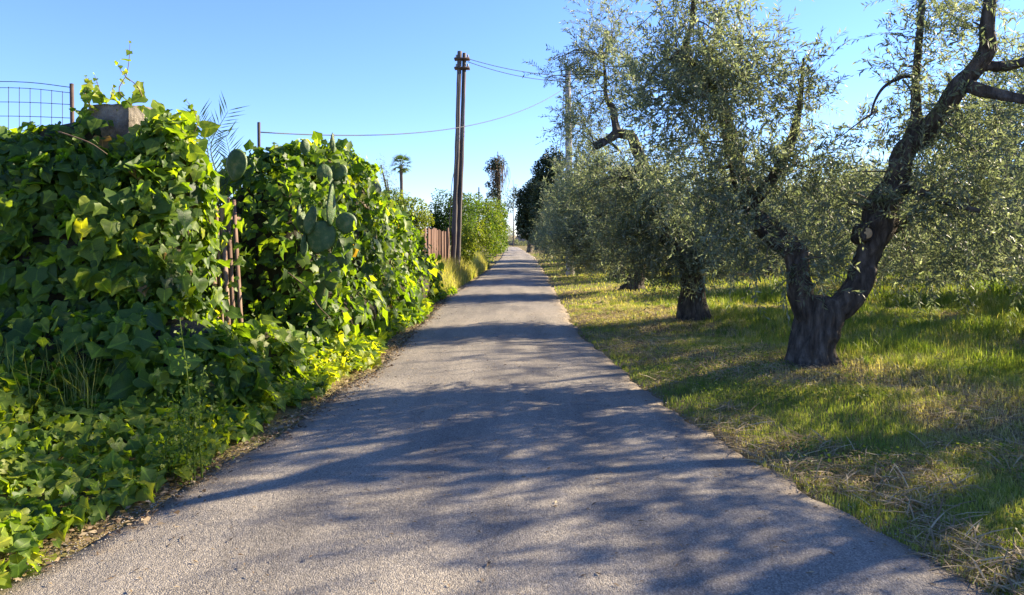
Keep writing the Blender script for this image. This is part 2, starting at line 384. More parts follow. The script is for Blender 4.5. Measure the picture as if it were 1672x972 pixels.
# ------------------------------------------------------------------ leaf shapes
HALVES = dict(
    lobed=[(-.11, .17), (-.13, .36), (.02, .45), (.15, .40), (.30, .45), (.44, .53), (.55, .40), (.64, .28), (.82, .14)],
    heart=[(-.13, .16), (-.16, .33), (-.03, .46), (.12, .50), (.27, .49), (.42, .43), (.57, .33), (.70, .23), (.85, .11)],
    sharp=[(-.10, .15), (-.20, .40), (-.02, .38), (.12, .31), (.30, .43), (.40, .60), (.50, .36), (.62, .21), (.80, .11)],
    three=[(-.06, .14), (-.04, .28), (.05, .36), (.16, .40), (.28, .49), (.38, .58), (.48, .40), (.60, .27), (.80, .14)])
def ivy_shape(kind, b=1., fold=.14, droop=.18, wav=.04):
    half = HALVES[kind]
    mid = [(0, 0), (.18, 0), (.38, 0), (.62, 0), (1, 0)]; k = len(half)
    v = mid + [(x, y * b) for x, y in half] + [(x, -y * b) for x, y in half]
    v = np.array([(x, y, fold * abs(y) * 1.2 - droop * x * x - .5 * fold * y * y + wav * math.sin(9 * x + 5 * y)) for x, y in v])
    def h(o):
        a, c, d, e, f, g, i_, j, m = range(o, o + k)
        return [(0, c, a), (0, 1, c), (1, d, c), (1, e, d), (1, 2, e), (2, f, e), (2, i_, f), (f, i_, g), (2, 3, i_), (3, j, i_), (3, m, j), (3, 4, m)]
    f = h(5) + [(c, b_, a_) for a_, b_, c in h(5 + k)]
    return v, np.array(f)
def ivy_low(b, fold, droop):      # fewer faces, for leaves further off
    half = [(-.13, .38), (.13, .41), (.43, .52), (.66, .26)]
    v = [(0, 0), (.4, 0), (1, 0)] + [(x, y * b) for x, y in half] + [(x, -y * b) for x, y in half]
    v = np.array([(x, y, fold * abs(y) - droop * x * x) for x, y in v])
    def h(o): return [(0, o + 1, o), (0, 1, o + 1), (1, o + 2, o + 1), (1, o + 3, o + 2), (1, 2, o + 3)]
    return v, np.array(h(3) + [(c, b_, a_) for a_, b_, c in h(7)])
IVY = [ivy_shape('lobed', 1., .14, .18), ivy_shape('lobed', 1.18, .34, .3, .07), ivy_shape('heart', .95, .25, .2, .05), ivy_shape('heart', 1.08, -.1, .42, .06), ivy_shape('sharp', 1., .1, .3, .05), ivy_shape('three', .95, -.12, .08), ivy_shape('three', 1.1, .3, .4, .06),
       ivy_low(1., .15, .2), ivy_low(1.15, .35, .35), ivy_low(.9, -.1, .1)]
OL_V = np.array([(0, 0, 0), (.45, .105, .03), (1, 0, -.06), (.45, -.105, .03)]); OL_F = np.array([(0, 3, 2, 1)])
OV_V = np.array([(0, 0, 0), (.4, .27, .08), (1, 0, -.1), (.4, -.27, .08)]); OV_F = np.array([(0, 3, 2, 1)])

def vine(name, label, blobs, n, size, base, group=None, rnd_bias=0., single=300, keep=None, jit=.26, core=True, mat='ivy', cat='vine', lump=.22):
    """leaves spread over the outside of a union of ellipsoids; the 300 that show largest are leaves of their own"""
    t = thing(name, label, cat, base, group)
    C = np.array([b[0] for b in blobs], float); Rr = np.array([b[1] for b in blobs], float)
    wgt = np.array([(r[0] * r[1] + r[1] * r[2] + r[0] * r[2]) for r in Rr]); wgt /= wgt.sum()
    k = rng.choice(len(C), n * 3, p=wgt); u = rand_unit(n * 3)
    p = C[k] + u * Rr[k]; nrm = unit(u / Rr[k])
    p = p + nrm * ((noise3(p, 1.7, 4) - .5) * lump * 2.2 + (noise3(p, 4.5, 9) - .5) * lump * 1.1)[:, None]
    inside = np.zeros(len(p), bool)
    for c, r_ in zip(C, Rr):
        q = np.linalg.norm((p - c) / r_, axis=1); inside |= q < .86
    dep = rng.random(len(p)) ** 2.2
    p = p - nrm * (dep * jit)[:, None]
    spr = (noise3(p, 3.2, 17) > .60) & (rng.random(len(p)) < .30)      # loose sprays that stand off the mass
    p = p + (nrm * ((.06 + .26 * rng.random(len(p))) * np.clip(1 - .9 * nrm[:, 2], .15, 1))[:, None] + np.array([.04, 0, .01])) * spr[:, None]
    ok = ~inside & (p[:, 2] > ground_z(p[:, 0], p[:, 1]) + .04)
    if keep is not None: ok &= keep(p)
    idx = np.flatnonzero(ok)[:n]; p, nrm, dep = p[idx], nrm[idx], dep[idx]; n = len(p)
    nn = unit(nrm * .75 + np.array([.18, -.1, .35]) + rng.normal(size=(n, 3)) * .42)
    ax = unit(np.array([0, 0, -.8]) + nrm * .35 + rng.normal(size=(n, 3)) * .5)
    sz = size * np.clip(rng.lognormal(0, .4, n), .4, 2.1) * np.clip(1.1 - .2 * dep, .6, 1.2)
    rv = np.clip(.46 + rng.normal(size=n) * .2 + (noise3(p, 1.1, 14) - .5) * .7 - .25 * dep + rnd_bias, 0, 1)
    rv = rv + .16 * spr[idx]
    rv = np.where(rng.random(n) < .006, 1., np.minimum(rv, .96))
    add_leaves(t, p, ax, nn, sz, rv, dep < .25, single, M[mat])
    if core:
        mb = MB()
        for c, r_ in zip(C, Rr):
            th = np.linspace(0, 2 * math.pi, 14, endpoint=False); ph = np.linspace(-1.45, 1.45, 9)
            g = np.array([(math.cos(b_) * math.cos(a_), math.cos(b_) * math.sin(a_), math.sin(b_)) for b_ in ph for a_ in th])
            v = c + g * r_ * .74
            v = v + g * ((noise3(v, 2.5, 6) - .5) * .25)[:, None]
            v[:, 2] = np.maximum(v[:, 2], -.05)
            i_ = np.arange(8)[:, None] * 14; j = np.arange(14)[None]; j2 = (j + 1) % 14
            mb.add(v, np.stack([i_ + j, i_ + j2, i_ + 14 + j2, i_ + 14 + j], -1).reshape(-1, 4))
        link('stems', mb.mesh('vine_dark_core', M['ivy_core'], True, t), t, kind='stuff')  # solid dark blobs added behind the leaves, in place of stems and inner shade
    return t

LEAFCACHE = {}
def add_leaves(t, p, ax, nn, sz, rv, outer, single, mat):
    n = len(p); cam_p = np.array([0, 0, H])
    toc = cam_p - p; d = np.linalg.norm(toc, axis=1)
    score = np.where(outer, sz / d * (.35 + np.abs(np.sum(unit(toc) * nn, -1))), 0) * ((np.abs(p[:, 0]) < p[:, 1] * .7) & (p[:, 1] > 2))
    order = np.argsort(-score); big = order[:single]; rest = np.setdiff1d(np.arange(n), big)
    mbl = MB(); uvs = []; sh = np.where(d < 8.6, rng.integers(0, 7, n), rng.integers(7, 10, n))
    for s, (SV, SF) in enumerate(IVY):
        q = rest[sh[rest] == s]
        if len(q):
            V, Fc = scatter(SV, SF, p[q], ax[q], nn[q], sz[q], rng.uniform(.8, 1.15, len(q)))
            mbl.add(V, Fc, np.repeat(rv[q], len(SF))); uvs.append(np.tile(SV, (len(q), 1)))
    if mbl.n:
        V, Fc, rr = mbl.get(); link('foliage', mesh('vine_foliage', off(V, t), Fc, mat, rr, True, np.concatenate(uvs)), t, kind='stuff')
    x, y, z = frames(ax, nn)
    for q in big:
        lv = min(5, int(rv[q] * 6)); key = (mat.name, int(sh[q]), lv)
        if key not in LEAFCACHE:
            SV, SF = IVY[sh[q]]; LEAFCACHE[key] = mesh('leaf', SV, SF, mat, np.full(len(SF), (lv + .5) / 6), True, SV)
        o = link('leaf', LEAFCACHE[key], t)
        m = np.eye(4); m[:3, 0] = x[q] * sz[q]; m[:3, 1] = y[q] * sz[q]; m[:3, 2] = z[q] * sz[q]; m[:3, 3] = p[q] - np.array(t.location)
        o.matrix_basis = Matrix(m.tolist())

# ------------------------------------------------------------------ left: gate pillar, vines, fences
pil = thing('stone_pillar', 'old rough stone gate pillar poking out of the vines', 'pillar', (-3.88, 7.2, 0)); pil.rotation_euler.z = R(-14)
def rough_block(c, s, jit, seed, nx=7, nz=7):
    g = np.random.default_rng(seed); mb = MB()
    x, y, z = np.array(s) / 2
    def face(o, u, v, nu, nv, nrm):
        uu, vv = np.meshgrid(np.linspace(-1, 1, nu), np.linspace(-1, 1, nv))
        p = np.array(o) + uu.ravel()[:, None] * np.array(u) + vv.ravel()[:, None] * np.array(v)
        rd = 1 - .02 * (np.abs(uu.ravel()) > .99) - .006 * (np.abs(vv.ravel()) > .99)
        p = p * rd[:, None] + (noise3(p + seed * 3.3, 9., seed)[:, None] - .5) * jit * 2 * np.sign(p + 1e-9)
        i = (np.arange(nv - 1)[:, None] * nu + np.arange(nu - 1)[None]).ravel()
        mb.add(p + np.array(c), np.column_stack([i, i + 1, i + nu + 1, i + nu]))
    face((0, -y, 0), (x, 0, 0), (0, 0, z), nx, nz, 0); face((x, 0, 0), (0, y, 0), (0, 0, z), nx, nz, 0)
    face((0, y, 0), (-x, 0, 0), (0, 0, z), nx, nz, 0); face((-x, 0, 0), (0, -y, 0), (0, 0, z), nx, nz, 0)
    face((0, 0, z), (x, 0, 0), (0, y, 0), nx, nx, 0)
    return mb
z0 = 0.
for q in range(8):
    h = .354; mbk = rough_block((0, 0, z0 + h / 2), (.46 + .02 * (q % 2), .46 + .015 * ((q + 1) % 2), h - .004), .045, q, 12, 9)
    link('block', mbk.mesh('pillar_block', M['stone'], False), pil); z0 += h

vine('ivy_mound', 'tall mound of broad-leaved ivy smothering the stone pillar', [
    ((-4.85, 7.0, 1.2), (1.5, .95, 1.36)), ((-3.52, 6.9, 1.15), (.62, .75, 1.22)), ((-4.1, 6.75, 1.0), (1.1, .8, 1.22)),
    ((-3.36, 6.95, 1.9), (.44, .45, .82)), ((-3.9, 6.2, .35), (1.8, .9, .6)), ((-3.1, 6.4, .4), (.7, .8, .62)), ((-4.3, 7.1, 2.35), (.62, .32, .42)), ((-2.65, 7.2, .25), (.5, 1.0, .42))],
    11500, .10, (-3.6, 6.9, 0), keep=lambda p: ~((p[:, 2] > 2.5) & (np.abs(p[:, 0] + 3.70) < .17) & (p[:, 1] < 7.35)) & ~((p[:, 0] > -3.02 + .14 * noise2(p[:, 2], p[:, 1], 4., 5)) & (p[:, 2] > .75)) & ~((p[:, 0] < -4.25) & (p[:, 2] > 2.62)))

vine('ivy_hedge', 'long ivy hedge with prickly pear pads behind the wooden slats', [
    ((-3.05, 9.65, 1.25), (.80, .95, 1.5)), ((-3.45, 9.5, 1.2), (.65, .6, 1.42)), ((-2.95, 11.0, 1.35), (.74, 1.1, 1.6)), ((-2.95, 12.4, 1.45), (.74, 1.1, 1.65)), ((-2.75, 10.0, 2.45), (.4, .5, .42)),
    ((-2.85, 13.8, 1.1), (.68, 1.1, 1.35)), ((-2.8, 15.4, .95), (.62, 1.2, 1.3)), ((-2.75, 17.2, .75), (.6, 1.3, .98)), ((-2.62, 18.9, .5), (.48, 1., .75)), ((-2.4, 20.4, .2), (.4, 1.1, .45)),
    ((-2.5, 10.2, .4), (.6, 1.6, .55)), ((-2.4, 13., .4), (.55, 1.8, .55)), ((-2.3, 16.5, .35), (.45, 2.4, .5))],
    15000, .088, (-2.9, 12.5, 0), lump=.24, rnd_bias=-.02, keep=lambda p: p[:, 1] > 8.6)

# low ivy between the hedge and the lane: a carpet whose height follows the verge
def ivy_carpet(name, label, y0, y1, n, size, hfun, wfun, base, bias):
    t = thing(name, label, 'ground ivy', base)
    y = y0 + (y1 - y0) * rng.random(n * 2); l, _ = edges(y)
    wd = wfun(y); s = rng.random(n * 2); x = l - .02 - s * wd + (noise2(y, y * 0, 1.3, 41) - .62) * .34 * (1 - s)
    nb = noise2(x, y, 1.6, 43)
    z = ground_z(x, y) + .03 + hfun(s * wd, y) * (.45 + .9 * nb) * rng.random(n * 2) ** .45
    p = np.column_stack([x, y, z])[:n]
    nn = unit(np.array([.25, -.25, 1.]) + rng.normal(size=(n, 3)) * .45)
    ax = unit(np.array([.35, -.3, -.25]) + rng.normal(size=(n, 3)) * .6)
    sz = size * np.clip(rng.lognormal(0, .3, n), .5, 1.5)
    rv = np.clip(.6 + bias + rng.normal(size=n) * .2 + (nb[:n] - .5) * .5, 0, .96)
    add_leaves(t, p, ax, nn, sz, rv, np.ones(n, bool), 300, M['ivy'])
ivy_carpet('ground_ivy', 'bright green ivy carpet creeping onto the near lane edge', 2.4, 8.5, 11000, .077,
           lambda s, y: np.clip(.10 + .26 * s, 0, .5), lambda y: np.clip(3.4 - .3 * (y - 3), 1., 3.2), (-2.9, 5, 0), .12)
ivy_carpet('ground_ivy', 'low ivy strip along the foot of the long hedge', 8.3, 20, 5000, .085,
           lambda s, y: np.clip(.08 + .45 * s, 0, .45), lambda y: .8 + 0 * y, (-2., 13, 0), .05)

# vine shoots standing above the pillar
sh_t = thing('vine_shoots', 'young backlit vine shoots rising above the stone pillar', 'vine', (-3.95, 7.1, 2.7))
mbs = MB(); lp, la, ln_, ls, lr = [], [], [], [], []
for pts in ([(212, 172), (196, 150), (205, 125), (207, 100), (213, 72)], [(232, 165), (221, 140), (205, 125), (192, 106)], [(165, 165), (150, 140), (138, 122)], [(168, 168), (162, 140), (158, 120)],
            [(300, 230), (318, 205), (314, 180), (303, 170)], [(150, 175), (143, 150), (152, 142)], [(200, 175), (185, 155), (188, 140)]):
    dd = 7.0 + rng.uniform(-.15, .1)
    q = spline(np.array([P(a_, b_, dd) + rng.normal(size=3) * .015 for a_, b_ in pts]), 14)
    link('shoot', MB().add(*tube(q, np.linspace(.006, .002, 14), 5)).mesh('vine_shoot', M['vine'], True, sh_t), sh_t)
    for kk in range(1, 14, 2):
        for _ in range(2 if kk < 3 else 1):
            lp.append(q[kk]); la.append(rng.normal(size=3) * .6 + np.array([0, -.2, -.3])); ln_.append(np.array([.3, -.7, .3]) + rng.normal(size=3) * .5)
            ls.append(.12 * (1.1 - kk / 18) * rng.uniform(.6, 1.15)); lr.append(rng.uniform(.6, .96))
add_leaves(sh_t, np.array(lp), np.array(la), np.array(ln_), np.array(ls), np.array(lr), np.ones(len(lp), bool), 300, M['ivy'])

# trailing bare stems hanging over the mound
for pts, dd, lab in (([(95, 215), (125, 225), (150, 235), (175, 252)], 6.15, 'thin bare vine stem trailing over the ivy mound below the pillar'), ([(470, 445), (500, 470), (520, 500), (540, 520)], 8.2, 'long bare vine stem slanting down the hedge below the cactus'),
        ([(508, 416), (528, 428), (545, 450)], 8.2, 'short arched bare stem right under the largest cactus pad')):
    q = spline(np.array([P(a_, b_, dd) for a_, b_ in pts]), 12)
    o = link('bare_vine', MB().add(*tube(q, np.linspace(.007, .004, 12), 5)).mesh('bare_vine', M['vine'], True)); o['label'] = lab; o['category'] = 'vine'

# wooden slat fence between the mound and the hedge
sf = thing('slat_fence', 'weathered upright wooden slats showing between two ivy masses', 'fence', (-3.1, 7.8, 0))
ss = [(349, 470, 455, 7.36), (359, 462, 360, 7.5), (368, 478, 335, 7.66), (377, 486, 313, 7.82), (389, 495, 315, 7.98)]
for q, (px, yb, yt, dd) in enumerate(ss):
    top = P(px - 6 if q < 4 else px - 7, (yt if q > 2 else 330) + rng.uniform(-3, 12), dd); bot = P(px + 9, 640, dd); bot[2] = .02
    a_ = np.array([top, bot]); rgt = np.array([.010, .018, 0]) * rng.uniform(.75, 1.25); thk = np.array([.011, -.006, 0])
    V = np.array([e + sx * rgt + sy * thk for e in a_[::-1] for sx, sy in ((-1, -1), (1, -1), (1, 1), (-1, 1))]) + rng.normal(size=(8, 3)) * .003
    Fc = np.array([(0, 3, 2, 1), (4, 5, 6, 7), (0, 1, 5, 4), (1, 2, 6, 5), (2, 3, 7, 6), (3, 0, 4, 7)])
    link('slat', mesh('fence_slat', off(V, sf), Fc, M['slat']), sf)
for zz in (.55, 1.75):
    q = np.array([[-3.22, 7.3, zz], [-3.26, 8.5, zz]]); link('rail', MB().add(*tube(q, [.022, .022], 6, 4)).mesh('fence_rail', M['slat'], False, sf), sf)

# wire mesh fence at the far left
wf = thing('wire_fence', 'square wire mesh fence with an iron post above the ivy', 'fence', (-5.5, 9, 0))
d0 = 9.
q = np.array([P(124, 400, d0), P(117, 137, d0)]); q[0, 2] = 0
link('post', MB().add(*tube(q, [.026, .024], 8, 6)).mesh('wire_fence_post', M['metal'], True, wf), wf)
q = np.array([P(-330, 400, d0), P(-335, 130, d0)]); q[0, 2] = 0
link('post', MB().add(*tube(q, [.026, .024], 8, 6)).mesh('wire_fence_post', M['metal'], True, wf), wf)
for ya, yb, rr in ((133, 143, .005), (143, 152, .0042), (166, 171, .0042), (189, 193, .0042), (212, 215, .0042), (236, 238, .0042)):
    pts = np.array([P(-335, ya - 14, d0), P(-100, ya - 1, d0), P(36, ya + 1, d0), P(117, yb, d0)])
    link('wire', MB().add(*tube(pts, [rr] * 4, 5, 14)).mesh('horizontal_wire', M['wire'], True, wf), wf)
for k in range(22):
    px = 102 - 17.6 * k; f = (117 - px) / 81.
    q = np.array([P(px, 150.5 - 8 * min(f, 1.) - 3 * max(f - 1, 0), d0), P(px, 300, d0)])
    link('wire', MB().add(*tube(q, [.0038, .0038], 5)).mesh('upright_wire', M['wire'], True, wf), wf)

# single wooden stakes behind the hedge
def stake(label, px, yt, d, r, lean=0):
    q = np.array([P(px + lean, 500, d), P(px, yt, d)]); q[0, 2] = 0
    o = link('wooden_stake', MB().add(*tube(q, [r, r * .85], 9, 10, .12, int(px))).mesh('wooden_stake', M['pole'], True))
    o['label'] = label; o['category'] = 'stake'; return o
stake('thin weathered wooden stake rising behind the hedge beside the large cactus pad', 423, 200, 10.8, .028)
stake('short stake tip poking above the hedge beside cactus pads', 544, 219, 11.5, .022, 2)
stake('grey stake standing at the end of the long hedge by the plank fence', 685, 372, 20.2, .05, -1)
stake('thin dark stake tip above the clipped roadside bush', 782, 306, 45, .05)

# prickly pear
pp = thing('prickly_pear', 'prickly pear cactus with flat green pads growing through the ivy hedge', 'cactus', (-2.6, 8.7, 0))
def pad(px, py, d, rx, ry, rot=0., yaw=0., thick=.02, neck=.35):
    d = d - .45
    th = np.linspace(0, 2 * math.pi, 26, endpoint=False); rings = []
    for k, s in enumerate((0.001, .5, .86, 1., .86, .5, .001)):
        zz = thick * (1 if k < 3 else -1 if k > 3 else 0) * math.sqrt(max(0, 1 - s * s * .98))
        w_ = np.where(np.sin(th) < 0, 1 - neck * (-np.sin(th)) ** 2, 1.)
        rings.append(np.column_stack([np.cos(th) * rx * s * w_, np.full(26, zz) + .012 * np.sin(2 * th + rot) * s, np.sin(th) * ry * s]))
    V = np.vstack(rings)
    c_, s_ = math.cos(rot), math.sin(rot); V = np.column_stack([V[:, 0] * c_ + V[:, 2] * s_, V[:, 1], -V[:, 0] * s_ + V[:, 2] * c_])
    c_, s_ = math.cos(yaw), math.sin(yaw); V = np.column_stack([V[:, 0] * c_ - V[:, 1] * s_, V[:, 0] * s_ + V[:, 1] * c_, V[:, 2]])
    V = V + P(px, py, d)
    i_ = np.arange(6)[:, None] * 26; j = np.arange(26)[None]; j2 = (j + 1) % 26
    Fc = np.stack([i_ + j, i_ + 26 + j, i_ + 26 + j2, i_ + j2], -1).reshape(-1, 4)
    link('pad', mesh('cactus_pad', off(V, pp), Fc, M['cactus'], None, True), pp)
u = 8.5 / F * .92
for a_ in ((386, 270, 8.5, 19 * u, 28 * u, .12, -.15), (498, 241, 8.9, 9 * u, 15 * u, 0, .4), (530, 285, 8.6, 13 * u, 18 * u, -.1, .3), (553, 281, 8.75, 15 * u, 17 * u, .3, .1),
           (541, 335, 8.42, 13 * u, 36 * u, .1, 1.25), (524, 388, 8.42, 25 * u, 29 * u, .35, .1), (492, 358, 8.4, 11 * u, 25 * u, -.15, 1.0), (507, 360, 8.35, 12 * u, 25 * u, .3, .9),
           (497, 398, 8.4, 10 * u, 22 * u, .1, 1.3), (565, 365, 8.5, 18 * u, 19 * u, .2, .05), (543, 232, 9.4, 7 * u, 18 * u, 0, 1.1),
           (540, 445, 8.75, 17 * u, 34 * u, 0, .2), (548, 312, 8.8, 12 * u, 22 * u, .1, .3), (562, 410, 8.8, 15 * u, 32 * u, 0, .5)):
    pad(*a_)
link('trunk', MB().add(*tube(np.array([[-2.5, 8.9, 0], [-2.45, 8.85, .4], P(528, 460, 8.75), P(530, 420, 8.6)]), [.09, .08, .07, .05], 10, 12, .08, 3)).mesh('cactus_trunk', M['cactus'], True, pp), pp)

n = 90; k = rng.integers(0, 9, n); cc = np.array([P(a, b, d) for a, b, d in ((545, 262, 8.55), (570, 300, 8.5), (520, 320, 8.4), (550, 410, 8.3), (585, 385, 8.4), (480, 410, 8.3), (500, 300, 8.5), (405, 320, 8.5), (535, 450, 8.3))])
p = cc[k] + rng.normal(size=(n, 3)) * [.12, .06, .11] + [0, -.3, 0]
n2 = 26; p2 = np.array([P(a, b, d) for a, b, d in ((352, 400, 7.3), (345, 350, 7.3), (372, 400, 7.5), (398, 420, 7.75), (405, 350, 7.9), (385, 475, 7.5), (360, 455, 7.35))])[rng.integers(0, 7, n2)] + rng.normal(size=(n2, 3)) * [.06, .05, .16]
si = thing('ivy_tendrils', 'ivy tendrils hanging over the wooden slats', 'vine', (-3., 7.5, 0))
add_leaves(si, p2, unit(rng.normal(size=(n2, 3)) * .5 + [0, -.2, -.6]), unit(rng.normal(size=(n2, 3)) * .5 + [.4, -.6, .3]), .085 * rng.lognormal(0, .3, n2), np.clip(rng.normal(size=n2) * .22 + .5, 0, .96), np.ones(n2, bool), 130, M['ivy'])
iv = thing('ivy_tendrils', 'ivy tendrils tangled over the prickly pear pads', 'vine', (-2.4, 8.5, 0))
add_leaves(iv, p, unit(rng.normal(size=(n, 3)) * .5 + [0, -.2, -.6]), unit(rng.normal(size=(n, 3)) * .5 + [.3, -.7, .3]), .095 * rng.lognormal(0, .25, n), np.clip(rng.normal(size=n) * .22 + .42, 0, .96), np.ones(n, bool), 120, M['ivy'])

# date palm fronds behind the pillar
dp = thing('date_palm', 'small date palm with stiff feathery fronds behind the mound', 'palm', (-3.9, 8.9, 0))
link('trunk', MB().add(*tube(np.array([[-3.9, 8.9, 0], [-3.88, 8.9, 1.0], [-3.86, 8.9, 1.9]]), [.12, .11, .08], 12, 14, .1, 5)).mesh('date_palm_trunk', M['pole'], True, dp), dp)
for pts in ([(362, 360), (358, 290), (352, 230), (366, 172)], [(362, 360), (352, 300), (338, 240), (336, 190)], [(362, 360), (364, 320), (372, 270), (372, 225)], [(362, 360), (345, 300), (315, 270), (295, 262)]):
    q = spline(np.array([P(a_, b_, 8.9) for a_, b_ in pts]) + rng.normal(size=(4, 3)) * .04, 30); mb = MB()
    mb.add(*tube(q, np.linspace(.012, .003, 30), 5))
    k = np.repeat(np.arange(7, 30), 2); sd = np.tile([-1, 1], 23); tan = unit(np.gradient(q, axis=0))[k]
    side = unit(np.cross(tan, np.array([.25, -1., .1])))
    ax = unit(side * sd[:, None] * .75 + tan * .8 + rng.normal(size=tan.shape) * .07)
    V, Fc = scatter(np.array([(0, .02, 0), (.4, .028, .01), (1, 0, -.05), (.4, -.028, .01)]), OL_F, q[k], ax, np.tile([.2, -1., .3], (len(k), 1)), rng.uniform(.19, .28, len(k)))
    mb.add(V, Fc, .3); link('frond', mb.mesh('palm_frond', M['palm'], False, dp), dp)

# ------------------------------------------------------------------ olive trees
def nearest(limbs, p):
    best = None
    for q in limbs:
        d = np.linalg.norm(q - p, axis=1); i_ = int(np.argmin(d))
        if best is None or d[i_] < best[0]: best = (d[i_], q[i_])
    return best[1]

def olive_crown(limbs, blobs, leaf, per, base, mat='olive', twig_r=.0028, shoot=(.24, .55), bias=0., dens=1.7):
    """blobs: centre, radii, number of shoots. Returns crown mesh, twig mesh"""
    pos, axs, nns, szs, rvs = [], [], [], [], []; tw = MB()
    for c, r_, n in blobs:
        n = int(n * dens)
        c = np.array(c, float); r_ = np.array(r_, float)
        # a few thin branches from the nearest limb into the clump; shoots spring from around them
        nb = max(3, n // 28)
        ends = c + rand_unit(nb) * r_ * (rng.random(nb) ** .5)[:, None]
        P0 = np.array([nearest(limbs, e * .5 + c * .5) for e in ends]); mid = (P0 + ends) / 2 + rng.normal(size=(nb, 3)) * .12 + np.array([0, 0, .12])
        V, Fc = tubes_fast(P0, mid, ends, np.full(nb, .016), np.full(nb, .005), 5); tw.add(V, Fc)
        u_ = rand_unit(n); s = rng.random(n) ** .42
        p0 = c + u_ * r_ * s[:, None]
        # half of the shoots gather at branch ends so the crown clumps
        h = rng.random(n) < .55; kk = rng.integers(0, nb, n)
        p0[h] = ends[kk[h]] + rng.normal(size=(h.sum(), 3)) * .16 * r_.mean() / .6
        d = unit(u_ * .55 + np.array([0, 0, .25]) + rng.normal(size=(n, 3)) * .5)
        L = rng.uniform(*shoot, n); droop = rng.uniform(.1, .75, n)
        p2 = p0 + d * L[:, None] + np.array([0, 0, -1.]) * (L * droop * .5)[:, None]; p1 = p0 + d * (L * .5)[:, None]
        if twig_r: tw.add(*tubes_fast(p0, p1, p2, np.full(n, twig_r), np.full(n, twig_r * .4), 2))
        tt = (np.arange(per) + .5) / per
        tt = tt[None] + rng.normal(size=(n, per)) * .02
        T = tt[..., None]; C = p0[:, None] * (1 - T) ** 2 + 2 * p1[:, None] * T * (1 - T) + p2[:, None] * T ** 2
        tan = unit(2 * (p1 - p0)[:, None] * (1 - T) + 2 * (p2 - p1)[:, None] * T)
        side = unit(np.cross(tan, rand_unit(n)[:, None] * np.ones((1, per, 1)) + rng.normal(size=(n, per, 3)) * .25)) * np.where(np.arange(per) % 2, 1, -1)[None, :, None]
        ax = unit(tan * .8 + side * .8 + rng.normal(size=tan.shape) * .2)
        pos.append(C.reshape(-1, 3)); axs.append(ax.reshape(-1, 3)); nns.append(unit(rng.normal(size=(n * per, 3)) + np.array([0, 0, .5])))
        szs.append(leaf * rng.uniform(.65, 1.2, n * per)); rvs.append(np.clip(.48 + bias + np.repeat(rng.normal(size=n) * .17, per) + rng.normal(size=n * per) * .17, 0, 1))
    pos, axs, nns, szs, rvs = map(np.concatenate, (pos, axs, nns, szs, rvs))
    V, Fc = scatter(OL_V, OL_F, pos, axs, nns, szs, rng.uniform(.85, 1.35, len(pos)))
    crown = mesh('olive_crown', V - base, Fc, M[mat], rvs)
    return crown, tw

def olive_tree(label, base, trunk, limbs, blobs, leaf=.062, per=18, group=None, shoot=(.24, .55), segs=40, flare=.45, dens=1.5):
    """trunk: (pts, radii); limbs: list of (pts, radii)"""
    t = thing('olive_tree', label, 'tree', base, group); b = np.array(base, float)
    link('trunk', MB().add(*tube(*trunk, segs=max(segs, 64), n=90, bark=.12, seed=int(b[1] * 10), flare=flare)).mesh('olive_trunk', M['bark'], True, t), t)
    paths = [spline(trunk[0], 12)[8:]]
    for k, (pts, rad) in enumerate(limbs):
        link('limb', MB().add(*tube(pts, rad, 32, 18 * len(pts), .15, int(b[1] * 7 + k))).mesh('olive_limb', M['bark'], True, t), t)
        paths.append(spline(pts, 20))
    crown, tw = olive_crown(paths, blobs, leaf, per, b, shoot=shoot, dens=dens)
    link('crown', crown, t, kind='stuff')
    link('twigs', tw.mesh('olive_twigs', M['twig'], False, t), t, kind='stuff')
    return t

def B(px, py, d, rx, ry, rd, n):
    s = d / F
    return (P(px, py, d), (rx * s, rd, ry * s), n)
def L3(*pts):
    """limb from (px, py, depth, radius) points"""
    return np.array([P(a_, b_, c) for a_, b_, c, _ in pts]), np.array([q[3] for q in pts])

